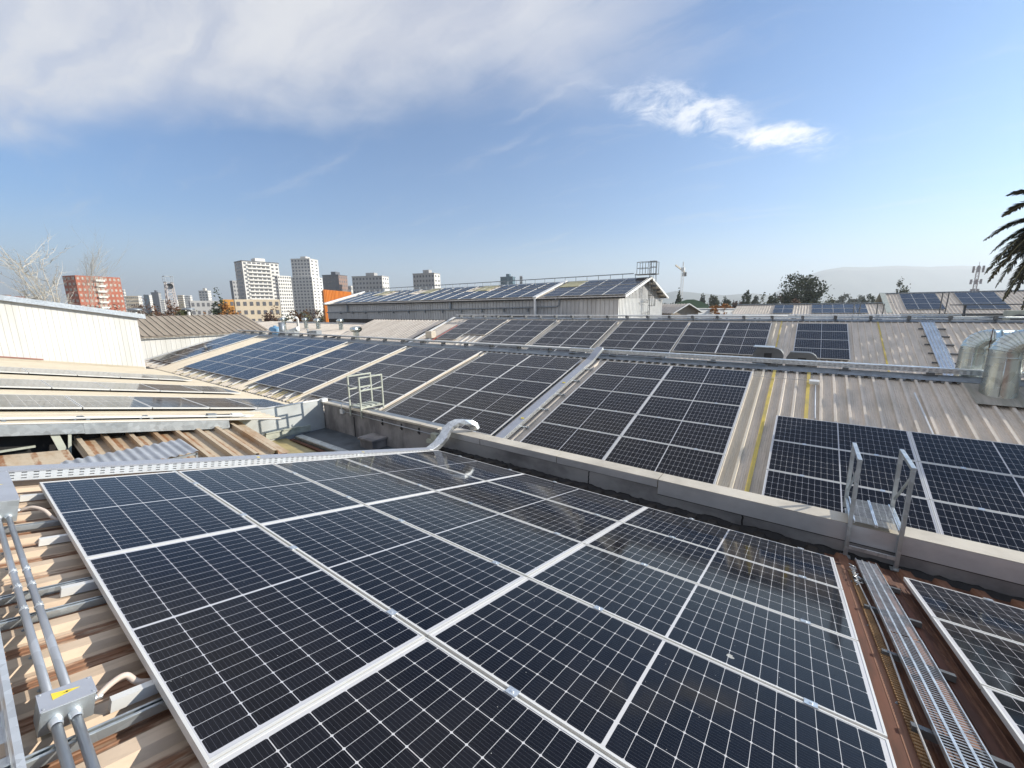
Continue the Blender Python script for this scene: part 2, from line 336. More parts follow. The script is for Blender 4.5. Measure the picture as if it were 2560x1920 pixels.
# ------------------------------------------------------------------ ground
GZ = -6.6
g = MB(); NR = 40
ring = [0, 30, 80, 200, 500, 1200, 3000, 7000, 9500]
for i in range(len(ring)-1):
    for k in range(NR):
        a, b = 2*pi*k/NR, 2*pi*(k+1)/NR; r0, r1 = ring[i], ring[i+1]
        if r0 == 0: g.poly([(0, 0, GZ), (r1*cos(a), r1*sin(a), GZ), (r1*cos(b), r1*sin(b), GZ)])
        else: g.poly([(r0*cos(a), r0*sin(a), GZ), (r1*cos(a), r1*sin(a), GZ), (r1*cos(b), r1*sin(b), GZ), (r0*cos(b), r0*sin(b), GZ)])
M['ground'] = pbr('city_ground', (.20, .17, .13), .95, 0, .25, .03, (1, 1, 1), (.10, .10, .06))
tag(g.build('ground', M['ground']), kind='structure')

# ------------------------------------------------------------------ solar panels
PL_, PW_ = 2.094, 1.038
def panel_meshes():
    fr = MB(); L, Wd, fw, dp = PL_/2, PW_/2, .0115, .035
    for sx in (-1, 1): fr.bb((sx*L, -Wd, -dp), (sx*(L-fw), Wd, 0)); 
    for sy in (-1, 1): fr.bb((-L+fw, sy*Wd, -dp), (L-fw, sy*(Wd-fw), 0))
    gl = MB(); gl.bb((-L+fw, -Wd+fw, -.012), (L-fw, Wd-fw, -.0025))
    cl = MB(); cl.bb((-.03, -.024, 0), (.03, .024, .0035)); cl.bb((-.03, -.008, -.03), (.03, .008, 0)); cl.lathe((0, 0, .0035), [(.0, .006), (.008, .006), (.008, 0)], 8)
    sm = MB(); sm.bb((-L, -Wd, -dp), (L, Wd, -.001))
    return fr, gl, cl
_fr, _gl, _cl = panel_meshes()
_far = MB(); _far.bb((-PL_/2+.012, -PW_/2+.012, -.02), (PL_/2-.012, PW_/2-.012, -.001), 1)
for sx in (-1, 1): _far.bb((sx*PL_/2, -PW_/2, -.035), (sx*(PL_/2-.012), PW_/2, 0), 0)
for sy in (-1, 1): _far.bb((-PL_/2+.012, sy*PW_/2, -.035), (PL_/2-.012, sy*(PW_/2-.012), 0), 0)
def me_of(mb, name, mats):
    o = mb.build(name, mats); me = o.data; bpy.data.objects.remove(o); return me
ME_FR = me_of(_fr, 'frame', M['alu']); ME_GL = me_of(_gl, 'laminate', M['cell']); ME_CL = me_of(_cl, 'clamp', M['galvbright']); ME_FAR = me_of(_far, 'solar_panel', [M['alu'], M['cellfar']])
RND = random.Random(4)
def panel(roof, xc, sc, label, group, clamps=0, off=0., far=False, sy=1.):
    """panel centred at (xc, sc) on a roof plane; frame top lies on the plane"""
    P = roof.P(xc, sc, off); R = roof.mat3()
    jr = Matrix.Rotation(RND.gauss(0, .0016), 3, 'X') @ Matrix.Rotation(RND.gauss(0, .0012), 3, 'Y')
    mw = Matrix.Translation(P) @ (R @ jr).to_4x4() @ Matrix.Diagonal((1, sy, 1, 1))
    if far:
        r = bpy.data.objects.new('solar_panel', ME_FAR); COL.objects.link(r)
    else:
        r = bpy.data.objects.new('solar_panel', None); r.empty_display_size = .1; COL.objects.link(r)
        for nm, me in (('frame', ME_FR), ('laminate', ME_GL)):
            c = bpy.data.objects.new(nm, me); COL.objects.link(c); c.parent = r
        if clamps:
            e = -PW_/2 - .01
            for x in (-.745, .45) if clamps == 1 else (-.52, .52):
                c = bpy.data.objects.new('clamp', ME_CL); COL.objects.link(c); c.parent = r; c.location = (x, e, .0005)
    r.matrix_world = mw
    return tag(r, label, 'solar panel', group)
PITX, PITS = 2.10, 1.058
colw = {2: ('left', 'right'), 3: ('left', 'middle', 'right'), 4: ('leftmost', 'second from left', 'third from left', 'rightmost'), 1: ('only',)}
roww = {5: ('top row', 'second row down', 'third row down', 'fourth row down', 'bottom row'), 4: ('top row', 'second row down', 'third row down', 'bottom row'), 3: ('top row', 'middle row', 'bottom row')}
# foreground array: three along the gutter direction, five down the fall
for i in range(3):
    for j in range(5):
        rw = ('row against the parapet', 'second row from the parapet', 'middle row', 'second row from the grey conduits', 'row beside the grey conduits')[4-j]
        panel(R1, (i+.5)*PITX, (j+.5)*PITS, 'foreground solar panel, %s, column %s' % (rw, ('next to the slotted tray', 'in the middle', 'next to the mesh walkway')[i]), 'foreground solar panels', 1)
for j in range(4):
    panel(R1, 6.87+PITX/2, 5.285-(j+.5)*PITS, 'solar panel right of the mesh walkway, %s from the parapet' % ORD[j], 'solar panels right of the walkway', 1)
# roof with the wash of bright reflections
for k, xf in enumerate((-5.63, -9.43, -13.99)):
    for j in range(6):
        panel(RL, xf-PL_/2, (1.055/cos(RL.a)) + (j-1.5)*PITS + .01, 'pale reflecting solar panel, %s band from the galvanised fascia, %s from the gutter end' % (ORD[k], ORD[5-j]), 'solar panels on the cream roof')
# middle roof
def block(roof, x0, ncol, nrow, desc, group, s0=0., far=False, clamps=0, dz=0.):
    for i in range(ncol):
        for j in range(nrow):
            if ncol == 1: lb = 'dark solar panel, %s of the %s' % (roww[nrow][j], desc)
            else: lb = 'dark solar panel, %s, %s column of the %s' % (roww[nrow][j], colw[ncol][i], desc)
            panel(roof, x0+(i+.5)*PITX, s0+(j+.5)*PITS, lb, group, clamps, dz, far)
gm = 'solar panels on the middle roof'
block(R2, -29.55, 2, 5, 'far left end block', gm, -.28)
block(R2, -22.85, 4, 5, 'four-column block, middle roof', gm, -.22)
block(R2, -13.72, 2, 5, 'block left of the green handrail', gm, -.15)
block(R2, -9.07, 2, 5, 'block behind the green handrail', gm, -.15)
block(R2, -4.50, 2, 5, 'block left of the sloped tray', gm, -.06, clamps=2)
block(R2, .57, 2, 5, 'block right of the sloped tray', gm, clamps=2)
block(R2, 5.47, 2, 3, 'block behind the galvanised handrail', gm, 2.22*PITS, clamps=2)
gb = 'solar panels on the back roof'
block(R3, -18.1, 1, 4, 'column beside the red strip', gb, -.18)
block(R3, -15.97, 1, 3, 'short column with bare sheet below', gb, -.18)
block(R3, -13.5, 2, 5, 'block right of the short column', gb, -.1)
block(R3, -8.80, 2, 5, 'block facing the hall downpipe', gb, -.1)
block(R3, -4.17, 2, 5, 'block below the hall gable', gb, -.06)
block(R3, .12, 2, 4, 'block above the dark vent hoods', gb)
block(R3, 5.47, 1, 4, 'lone column, back roof', gb)

# ------------------------------------------------------------------ front warehouse (foreground rusty roof)
r = empty('warehouse', (0, 2, GZ), 'warehouse under the rusty ribbed roof carrying the foreground panels', 'warehouse')
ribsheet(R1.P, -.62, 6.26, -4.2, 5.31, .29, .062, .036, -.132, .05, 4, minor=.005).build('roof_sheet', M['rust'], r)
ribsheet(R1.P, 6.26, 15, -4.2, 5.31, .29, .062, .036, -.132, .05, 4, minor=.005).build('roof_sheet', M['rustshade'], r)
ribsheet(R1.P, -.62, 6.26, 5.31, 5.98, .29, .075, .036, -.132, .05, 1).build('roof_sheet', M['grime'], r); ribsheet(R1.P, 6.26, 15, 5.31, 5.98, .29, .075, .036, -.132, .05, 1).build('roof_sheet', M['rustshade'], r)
b = MB()
for sv in (-.95, -.28, .5, 1.6, 2.7, 3.8, 4.9):
    for k in range(-2, 50):
        x = .05+.29*k
        if -.6 < x < 14.5: b.lathe(R1.P(x, sv, -.096), [(.011, 0), (.011, .003), (.006, .004), (.006, .010), (0, .011)], 8, 0, R1.n)
o = b.build('roofing_screws', M['galvdark'], r); o['kind'] = 'stuff'
b = MB(); b.bb((-.6, -4, GZ), (-.52, 5.85, -1.75)); b.bb((-.52, -4, GZ), (15, -3.9, .5)); b.poly([(-.56, -4, GZ), (-.56, 5.85, GZ), (-.56, 5.85, -1.6), (-.56, -4, .75)]); b.build('wall', M['concrete'], r)
b = MB()
for x in (6.36, 6.79): b.bar(R1.P(x, -1, -.105), R1.P(x, 5.7, -.105), .10 if x < 6.5 else .05, .014, R1.n)
b.build('flashing', M['rustdark'], r)
# rails under the foreground panels
for i in range(3):
    for k, dx in enumerate((.28, 1.475)):
        x = i*PITX+dx
        single(MB().bar(R1.P(x, -.125, -.062), R1.P(x, 5.33, -.062), .038, .05, R1.n), 'mounting_rail', M['alu'], 'aluminium rail under the foreground panels, %s from the slotted tray' % ORD[2*i+k], 'rail', 'rails under the foreground panels')
for k, x in enumerate((7.25, 8.4)):
    single(MB().bar(R1.P(x, -.3, -.062), R1.P(x, 5.4, -.062), .038, .05, R1.n), 'mounting_rail', M['alu'], 'aluminium rail under the panels right of the walkway, %s rail' % ('nearer', 'farther')[k], 'rail', 'rails right of the walkway')
# strut channels carrying the conduits
for k, x in enumerate((1.03, 2.27, 2.57, 3.68, 4.75)):
    b = MB()
    for dz, w, h in ((-.088, .041, .004), ): b.bar(R1.P(x, -.47, -.1), R1.P(x, .5, -.1), .041, .003, R1.n)
    for sx in (-1, 1): b.bar(R1.P(x+sx*.019, -.47, -.082), R1.P(x+sx*.019, .5, -.082), .003, .036, R1.n); b.bar(R1.P(x+sx*.013, -.47, -.064), R1.P(x+sx*.013, .5, -.064), .011, .003, R1.n)
    single(b, 'strut_channel', M['galv'], 'galvanised channel across the ribs under the conduits, %s from the slotted tray' % ORD[k], 'channel', 'channels under the conduits')
# twin conduits + clamps
for k, y in enumerate((-.272, -.221)):
    r = empty('conduit', R1.P(2, y/cos(R1.a), -.1), '%s steel conduit along the edge of the foreground panels' % ('outer', 'inner')[k], 'pipe', 'steel conduits by the foreground panels')
    d = y/cos(R1.a)
    o = MB().tube([R1.P(x, d, -.032) for x in (-.5, .62)], .0155, 14).build('pipe', M['conduit'], r, True)
    o = MB().tube([R1.P(x, d, -.032) for x in (.62, 2.0, 3.45)], .0155, 14).build('pipe', M['conduit'], r, True)
    MB().tube([R1.P(x, d, -.036) for x in (3.60, 4.6, 5.6)], .0155, 14).build('pipe', M['conduit'], r, True)
    for x in (2.03, 2.27, 2.57):
        c = MB(); c.lathe(R1.P(x-.01, d, -.032), [(.0165, 0), (.0185, .002), (.0185, .018), (.0165, .02)], 14, 0, (1, 0, 0)); c.bar(R1.P(x, d+.012, -.012), R1.P(x, d-.012, -.012), .012, .008, R1.n); c.tube([R1.P(x, d-.004, -.016), R1.P(x, d-.004, .0)], .0035, 6)
        c.build('pipe_clamp', M['galvbright'], r)
# junction boxes with hazard triangles
def jbox(x0, x1, d0, d1, o0, o1, label, hose):
    xc, dc = (x0+x1)/2, (d0+d1)/2
    r = empty('junction_box', R1.P(xc, dc, o0), label, 'junction box', 'junction boxes on the conduits'); R = R1.mat3()
    b = MB(); b.box(R1.P(xc, dc, (o0+o1)/2), (x1-x0, d1-d0, o1-o0), R); b.build('body', M['galv'], r, bevel=.003)
    b = MB(); b.box(R1.P(xc, dc, o1+.002), (x1-x0+.004, d1-d0+.004, .004), R)
    lid = b.build('lid', M['boxgrey'], r)
    s = MB()
    for sx in (-1, 1):
        for sy in (-1, 1): s.lathe(R1.P(xc+sx*((x1-x0)/2-.008), dc+sy*((d1-d0)/2-.008), o1+.004), [(.0, .003), (.0038, .003), (.0042, 0)], 8, 0, R1.n)
    s.parts('screw', M['galvbright'], lid)
    # yellow triangle; its apex points down the fall of the roof
    def q(u, w, h): return R1.P(xc-.012+w, dc-.005+u, o1+.0045+h)
    st = MB(); st.poly([q(-.034, -.022, 0), q(-.034, .022, 0), q(.042, 0, 0)]); sk = st.build('hazard_sticker', M['sticker'], lid)
    bo = MB()
    for a, c_ in (((-.034, -.022), (-.034, .022)), ((-.034, .022), (.042, 0)), ((.042, 0), (-.034, -.022))): bo.bar(q(*a, .0004), q(*c_, .0004), .0012, .0006, R1.n, 0)
    bo.poly([q(.022, -.001, .0006), q(.004, -.005, .0006), q(.004, -.001, .0006)], 1); bo.poly([q(-.010, .001, .0006), q(.008, .005, .0006), q(.007, .0, .0006)], 1); bo.poly([q(.004, -.005, .0007), q(.003, -.002, .0007), q(.008, .005, .0007), q(.009, .002, .0007)], 1)
    bo.build('bolt_symbol', [M['sticker'], M['black']], lid)
    cu = bpy.data.curves.new('t', 'FONT'); cu.body = 'RIESGO'; cu.size = .0105; cu.align_x = 'CENTER'; to = bpy.data.objects.new('t', cu); COL.objects.link(to)
    bpy.context.view_layer.update(); me = bpy.data.meshes.new_from_object(to.evaluated_get(bpy.context.evaluated_depsgraph_get())); bpy.data.objects.remove(to)
    me.materials.clear(); me.materials.append(M['black'])
    o = bpy.data.objects.new('lettering', me); COL.objects.link(o); o.parent = lid
    xv = Vector((1, 0, 0)); yv = (R1.P(0, 1, 0)-R1.P(0, 0, 0)).normalized(); zv = xv.cross(yv)
    o.matrix_world = Matrix.Translation(q(-.030, 0, .0009)-ORG[r]) @ Matrix((xv, yv, R1.n)).transposed().to_4x4()
    fi = MB()
    for d in (-.272/cos(R1.a), -.221/cos(R1.a)):
        fi.lathe(R1.P(x1, d, -.034), [(.021, 0), (.021, .012), (.0195, .014), (.0195, .03), (.017, .034), (.0155, .036)], 14, 0, (1, 0, 0))
        fi.lathe(R1.P(x0, d, -.032), [(.0195, 0), (.0195, .02), (.0155, .024)], 14, 0, (-1, 0, 0))
    fi.parts('conduit_fitting', M['galvbright'], r, True)
    gl = MB(); gl.lathe(R1.P(hose[0][0], d1, hose[0][2]), [(.013, 0), (.013, .012), (.011, .014), (.011, .026), (.0095, .03)], 10, 0, R1.P(0, 1)-R1.P(0, 0)); gl.build('gland', M['galvbright'], r, True)
    # smooth cream hose
    pts = [R1.P(*h) for h in hose]; path = []
    for i in range(len(pts)-1):
        p0, p1, p2, p3 = pts[max(i-1, 0)], pts[i], pts[i+1], pts[min(i+2, len(pts)-1)]
        for k in range(6):
            u = k/6; path.append(.5*((2*p1)+(p2-p0)*u+(2*p0-5*p1+4*p2-p3)*u*u+(3*p1-p0-3*p2+p3)*u**3))
    path.append(pts[-1]); h = MB().tube(path, .0125, 10)
    single(h, 'flexible_hose', M['hose'], 'cream flexible hose from %s to the panel edge' % ('the junction box in the bottom corner' if x0 > 2 else 'the junction box at the picture edge'), 'hose', 'cream hoses', True)
jbox(3.46, 3.575, -.322, -.172, -.075, .02, 'grey junction box with yellow hazard triangle on two conduits, bottom corner', [(3.53, -.16, -.035), (3.50, -.115, -.02), (3.47, -.06, -.025), (3.50, -.02, -.06), (3.52, .05, -.075)])
jbox(-.12, .88, -.36, -.182, -.075, .095, 'grey junction box cut off by the picture edge, below the slotted tray', [(.84, -.165, .0), (.87, -.11, .02), (.93, -.05, .0), (1.0, -.005, -.05), (1.04, .06, -.08)])
# slotted tray bits
def slot_plate(mb, A, B, Hv, h, th, rows, pitch, slot, m=0, slr=.26):
    """plate from A to B (bottom edge), height h along Hv, with real rows of slots"""
    A, B, Hv = Vector(A), Vector(B), Vector(Hv).normalized(); X = (B-A); L = X.length; X.normalize(); N = X.cross(Hv); R = Matrix((X, Hv, N)).transposed()
    sl = h/rows*slr; sh = (h-rows*sl)/(rows+1)
    for i in range(rows+1): mb.box(A + X*L/2 + Hv*(i*(sh+sl)+.5*sh), (L, sh, th), R, m)
    n = int(L/pitch)
    for i in range(rows):
        for k in range(n+1):
            x = k*pitch + (pitch/2 if i % 2 and False else 0)
            if x > L: break
            w = min(pitch-slot, L-x); mb.box(A + X*(x+w/2) + Hv*(i*(sh+sl)+sh+.5*sl), (w, sl*.999, th*.98), R, m)
r = empty('cable_tray', R1.P(-.25, 2.5, -.1), 'covered slotted cable tray along the far edge of the foreground panels', 'cable tray')
TO = lambda d: -.008*d - .02*max(0, min(1, (d-1)/4.4))   # the tray dips toward the parapet
def TP(x, d, o): return R1.P(x, d, o-.019*(d+.75))
b = MB(); slot_plate(b, TP(-.245, -.75, -.015), TP(-.245, 5.45, -.015), R1.n, .098, .002, 3, .078, .036)
b.bar(TP(-.425, -.75, .034), TP(-.425, 5.45, .034), .002, .098, R1.n); b.bar(TP(-.335, -.75, -.015), TP(-.335, 5.45, -.015), .18, .002, R1.n); b.build('tray_body', M['traymetal'], r)
b = MB(); b.bar(TP(-.335, -.75, .085), TP(-.335, 5.45, .085), .192, .002, R1.n); b.bar(TP(-.240, -.75, .078), TP(-.240, 5.45, .078), .002, .014, R1.n); b.build('cover', M['boxgrey'], r)
b = MB()
for d in (2.05, 3.75): b.box(TP(-.29, d, .0875), (.05, .035, .002), R1.mat3())
b.parts('sticker', M['sticker'], r)
b = MB()
for k in range(5): b.bar(R1.P(-.55, -.2+1.3*k, -.075), R1.P(-.08, -.2+1.3*k, -.075), .04, .04, R1.n)
b.parts('bracket', M['galv'], r)
# S-shaped duct over the parapet
b = MB(); pts = [TP(-.335, 5.30, .034), TP(-.33, 5.38, .034), (-.32, 5.43, -1.27), (-.29, 5.50, -1.20), (-.23, 5.56, -1.10), (-.22, 5.63, -.99), (-.18, 5.73, -.90), (-.12, 5.85, -.855), (-.05, 5.98, -.85), (.02, 6.10, -.89), (.06, 6.18, -.97), (.08, 6.21, -1.06)]
single(MB().sweep(pts, (1, .2, 0), .20, .10), 'bent_duct', M['galvbright'], 'S-shaped galvanised duct hooking over the parapet end of the slotted tray', 'duct', None, False, .006)
# perforated tray at the very left edge
b = MB(); slot_plate(b, R1.P(2.2, -.392, -.10), R1.P(5.2, -.392, -.10), R1.n, .12, .002, 1, .012, .007)
b.bar(R1.P(2.2, -.386, .02), R1.P(5.2, -.386, .02), .02, .003, R1.n); b.bar(R1.P(2.2, -.45, -.10), R1.P(5.2, -.45, -.10), .12, .003, R1.n)
single(b, 'perforated_tray', M['galvbright'], 'finely perforated metal tray at the bottom left edge beside the conduits', 'cable tray')
# mesh walkway between the arrays
r = empty('walkway', R1.P(6.6, 3, -.12), 'narrow expanded-metal walkway running down the roof to the parapet', 'walkway')
for k, (sa, sb) in enumerate(((5.62, 3.65), (3.64, 1.7), (1.69, -.6))):
    b = MB(); o0 = -.030 + .004*(k % 2)
    for sx in (-1, 1): b.bar(R1.P(6.61+sx*.088, sa, o0), R1.P(6.61+sx*.088, sb, o0), .006, .028, R1.n)
    for sx in (-.03, .03): b.bar(R1.P(6.61+sx, sa, o0+.004), R1.P(6.61+sx, sb, o0+.004), .013, .010, R1.n)
    n = int((sa-sb)/.026)
    for i in range(n):
        s0 = sb+(i+.5)*.026
        for c0 in (-.06, 0, .06): b.bar(R1.P(6.61+c0-.027, s0-.005, o0+.002), R1.P(6.61+c0+.027, s0+.005, o0+.002), .0205, .003, (R1.n+Vector((.25, .55, 0))))
    b.build('mesh_plank', M['galvbright'], r)
b = MB()
for s_ in (4.95, 4.15, 3.3, 2.45, 1.6): b.bar(R1.P(6.44, s_, -.07), R1.P(6.80, s_, -.07), .04, .04, R1.n)
b.parts('bearer', M['darksteel'], r)
b = MB(); b.bar(R1.P(6.455, 5.3, -.085), R1.P(6.455, -.6, -.085), .05, .004, R1.n)
for i in range(190): b.bar(R1.P(6.43, 5.2-.03*i, -.079), R1.P(6.48, 5.2-.03*i, -.079), .014, .012, R1.n)
single(b, 'grate_strip', pbr('tan_grate', (.34, .20, .09), .8, 0, .2, 5), 'tan slatted strip beside the mesh walkway', 'grate')
single(MB().tube([R1.P(6.475+.012*sin(s_*2.1), s_, -.055) for s_ in [5.2-.25*i for i in range(24)]], .006, 6), 'cable', M['cable'], 'pale cable lying beside the mesh walkway', 'cable', None, True)
b = MB(); rr = random.Random(2)
for k in range(26):
    s0 = 5.35-.03*k*.8; b.tube([R1.P(6.47+rr.uniform(-.03, .03), s0+rr.uniform(-.03, .03), -.07+rr.uniform(0, .04)) for _ in range(3)], .004, 5)
single(b, 'chain', M['galv'], 'tangled chain and wire ties at the top of the mesh walkway', 'chain')

# ------------------------------------------------------------------ parapet
r = empty('parapet_wall', (6, 5.98, GZ), 'long metal-clad parapet wall behind the foreground panels', 'wall')
b = MB(); b.bb((-.62, 5.85, GZ), (16, 6.10, -1.115)); b.build('wall_core', M['galvclad'], r)
b = MB()
for xa, xb, zb in ((-.66, .515, -1.22), (.525, 2.335, -1.215), (2.345, 4.145, -1.22), (4.155, 9.9, -1.325), (9.91, 16, -1.325)):
    th = .004 if zb > -1.3 else .006
    b.bb((xa, 5.842-th, zb), (xb, 5.848, -1.098)); b.bb((xa, 5.842-th, -1.10), (xb, 6.13, -1.092)); b.bb((xa, 6.125, -1.2), (xb, 6.131, -1.1))
b.build('capping', [M['cap']], r)
b = MB()
for xa, xb, zb in ((-.66, .515, -1.222), (.525, 2.335, -1.217), (2.345, 4.145, -1.222), (4.155, 9.9, -1.327), (9.91, 16, -1.327)): b.bb((xa+.003, 5.834-(.002 if zb < -1.3 else 0), zb), (xb-.003, 5.8385-(.002 if zb < -1.3 else 0), -1.1))
b.build('capping_face', M['capface'], r)
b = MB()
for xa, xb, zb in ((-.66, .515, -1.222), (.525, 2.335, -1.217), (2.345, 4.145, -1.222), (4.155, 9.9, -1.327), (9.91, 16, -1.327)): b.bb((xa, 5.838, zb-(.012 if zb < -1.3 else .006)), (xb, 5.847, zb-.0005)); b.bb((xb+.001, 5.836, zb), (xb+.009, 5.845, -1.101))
b.build('seam_shadow', M['black'], r)  # black strips paint the shadow gap below the capping; uprights are its joints
b = MB()
for x, w, z0, z1 in ((2.98, .03, -1.50, -1.23), (5.33, .035, -1.62, -1.335), (8.6, .02, -1.6, -1.34)):
    n = 7; L = [(x+random.Random(i*7+int(x*10)).uniform(-.3, .3)*w, z0+(z1-z0)*i/n) for i in range(n+1)]
    for (xa, za), (xb, zb_) in zip(L, L[1:]): b.poly([(xa-w*.35, 5.8465, za), (xa+w*.35, 5.8465, za), (xb+w*.3, 5.8465, zb_), (xb-w*.3, 5.8465, zb_)])
b.build('drip_stain', M['black'], r)
b = MB(); rr = random.Random(5); zb_ = R1.P(0, 5.97, -.10).z; pv_ = .01
for k in range(330):
    x = -.6+k*.05; nx_ = max(.002, min(.035, pv_+rr.gauss(0, .009) - (pv_-.010)*.3)); b.poly([(x, 5.8435, zb_-.05), (x+.05, 5.8435, zb_-.05), (x+.05, 5.8435, zb_+nx_), (x, 5.8435, zb_+pv_)]); b.poly([(x, 5.8435, zb_+pv_*.6), (x+.05, 5.8435, zb_+nx_*.6), (x+.05, 5.74, zb_-.02), (x, 5.74, zb_-.02)]); pv_ = nx_
b.build('sealant', M['black'], r)
# concrete continuation to the left with thin capping
r = empty('parapet_wall', (-3, 5.98, GZ), 'stained concrete parapet wall left of the S-shaped duct', 'wall')
MB().bb((-5.45, 5.85, GZ), (-.62, 6.08, -1.10)).build('wall_core', M['concrete'], r)
b = MB()
for k, (xa, xb) in enumerate(((-5.45, -3.3), (-3.29, -1.9), (-1.89, -1.2), (-1.19, -.68))): b.bb((xa, 5.80, -1.098), (xb, 5.93, -1.055 - .004*(k % 2)))
b.build('capping', M['cap'], r); MB().bb((-5.45, 5.935, -1.10), (-.68, 6.12, -1.068)).build('flashing', M['galvdark'], r)
b = MB()
for x in (-2.72, -1.98, -1.35): b.bb((x-.02, 5.835, -1.33), (x+.02, 5.849, -1.17)); b.bb((x-.035, 5.82, -1.3), (x+.035, 5.835, -1.27))
b.build('bracket', M['black'], r)
single(MB().tube([(-4.5, 5.80, -1.19), (-.85, 5.80, -1.235)], .011, 8), 'pipe', M['conduit'], 'thin conduit along the stained concrete parapet', 'pipe', None, True)
r = empty('junction_box', (-4.45, 5.8, -1.3), 'small white box with looped conduit on the concrete parapet', 'junction box')
MB().bb((-4.53, 5.78, -1.27), (-4.40, 5.85, -1.15)).build('body', M['white'], r, bevel=.004)
MB().tube([(-4.46, 5.80, -1.15), (-4.46, 5.80, -1.03), (-4.43, 5.83, -.97), (-4.36, 5.88, -.95), (-4.30, 5.94, -.97), (-4.28, 5.98, -1.03)], .012, 8).build('conduit_loop', M['white'], r, True)
b = MB(); b.bb((-.83, 5.72, -1.34), (-.64, 5.845, -1.18)); b.bb((-1.0, 5.74, -1.44), (-.66, 5.842, -1.35)); single(b, 'pull_box', M['steelpaint'], 'beige pull box under the S-shaped duct on the concrete wall', 'junction box')
# ------------------------------------------------------------------ step-overs with handrails
def stepover(xa, xb, yf, yr, zt, zp, foot, m, label, mid, mesh):
    r = empty('step_over', ((xa+xb)/2, yf, foot), label, 'handrail', 'step-over platforms on the parapet')
    for x in (xa, xb):
        b = MB(); w = .04 if mesh else .036
        b.bar((x, yf, foot), (x, yf, zt), w, w, (0, 1, 0)); b.bar((x, yr, zp-.14), (x, yr, zt), w, w, (0, 1, 0)); b.bar((x, yf-w/2, zt+w/2+.001), (x, yr+w/2, zt+w/2+.001), w+.004, w)
        if mid: b.bar((x, yf, mid), (x, yr, mid), w*.9, w)
        else: b.bar((x, yf+.02, zt-.08), (x, yr-.06, zp+.12), w*.6, w*.5)
        b.bar((x, yf, zp-.02), (x, yr, zp-.02), w*.8, w*.9); b.bar((x, yf, zp-.13), (x, yr-.1, zp-.13), w*.6, w*.6)
        b.build('side_frame', m, r, bevel=.003)
    if mesh:
        for k in range(2):
            p = MB(); x0 = xa+.03+k*(xb-xa-.05)/2; x1 = x0+(xb-xa-.05)/2-.015
            for x in (x0, x1): p.bar((x, yf-.06, zp), (x, yr, zp), .012, .03)
            n = int((yr-yf+.06)/.024)
            for i in range(n):
                for q in range(3):
                    cx_ = x0+(q+.5)*(x1-x0)/3; y = yf-.05+i*.024; p.bar((cx_-.034, y-.005, zp+.004), (cx_+.034, y+.005, zp+.004), .020, .003, (.25, .55, 1))
            p.build('tread', M['galvbright'], r)
        MB().bar((xa+.02, yf-.022, -1.36), (xb-.02, yf-.022, -1.36), .02, .045, (0, 0, 1)).build('cross_bar', M['galvbright'], r)
        b = MB()
        for x in (xa, xb): b.bb((x-.05, yf-.05, foot-.004), (x+.05, yf+.03, foot+.006))
        b.parts('foot_plate', m, r)
    else:
        for k in range(4):
            y = yf+.02+k*(yr-yf-.04)/4; p = MB(); p.bb((xa+.02, y, zp), (xb-.02, y+.11, zp+.02)); p.build('tread', m, r)
    return r
stepover(6.465, 6.925, 5.775, 6.47, -.275, -1.0, -1.50, M['galv'], 'galvanised step-over with two handrails at the head of the mesh walkway', None, True)
stepover(-4.03, -3.53, 5.80, 6.50, -.20, -.985, -1.26, M['steelpaint'], 'pale green step-over with two handrails left of the S-shaped duct', -.53, False)
# ------------------------------------------------------------------ courtyard between the roofs
r = empty('side_wall', (-5.55, 5, GZ), 'pale metal side wall closing the gutter left of the concrete parapet', 'wall')
b = MB(); b.poly([(-5.49, 3.4, -2.4), (-5.49, 5.85, -2.4), (-5.49, 5.85, -1.03), (-5.49, 3.4, -.90)]); b.bb((-5.62, 3.4, -2.4), (-5.50, 5.85, -1.05))
b.build('cladding', pbr('grey_white_metal', (.56, .58, .57), .5, .15, .1, 1.5), r)
b = MB(); b.bar((-5.47, 4.2, -1.70), (-5.47, 5.4, -1.74), .05, .16); b.bar((-5.44, 4.2, -1.60), (-5.44, 5.1, -1.63), .06, .03); b.build('skirt_flashing', M['steelpaint'], r)
single(MB().tube([(-5.5, 4.05, -.93), (-5.5, 5.0, -.97), (-5.5, 5.80, -1.0)], .024, 8), 'pipe', M['white'], 'white pipe running up to the corner of the concrete parapet', 'pipe', None, True)
b = MB(); b.bb((-5.56, 5.78, -1.06), (-5.38, 5.95, -.97)); single(b, 'corner_cap', M['white'], 'small white cap on the far corner of the concrete parapet', 'cap', None, False, .006)
r = empty('flat_roof', (-3, 4.8, GZ), 'low gutter roof with membrane and yellowed sheet below the concrete parapet', 'roof')
b = MB(); b.bb((-5.5, 4.95, -2.0), (-.62, 5.85, -1.86)); b.build('membrane', M['gutter'], r)
b = MB(); b.poly([(-5.49, 2.6, -1.74), (-.9, 2.6, -1.90), (-.9, 4.7, -2.02), (-5.49, 4.7, -1.86)]); b.build('yellowed_sheet', M['fibre'], r)
b = MB(); b.bar((-5.2, 4.93, -1.80), (-.7, 4.93, -1.84), .16, .02); b.bar((-5.2, 4.83, -1.84), (-.7, 4.83, -1.88), .02, .10); b.build('edge_flashing', M['galv'], r)
b = MB(); b.bar((-5.2, 4.72, -1.85), (-.7, 4.72, -1.95), .10, .02); b.build('rust_edge', M['rustdark'], r)
b = MB()
for i in range(26): b.bar((-2.4+i*.06, 5.02, -1.80), (-2.4+i*.06, 5.30, -1.80), .03, .008)
b.bar((-2.45, 5.02, -1.81), (-.85, 5.02, -1.81), .02, .03); b.bar((-2.45, 5.30, -1.81), (-.85, 5.30, -1.81), .02, .03)
single(b, 'walkway_grate', M['galv'], 'short metal grate lying in the gutter below the concrete parapet', 'grate')
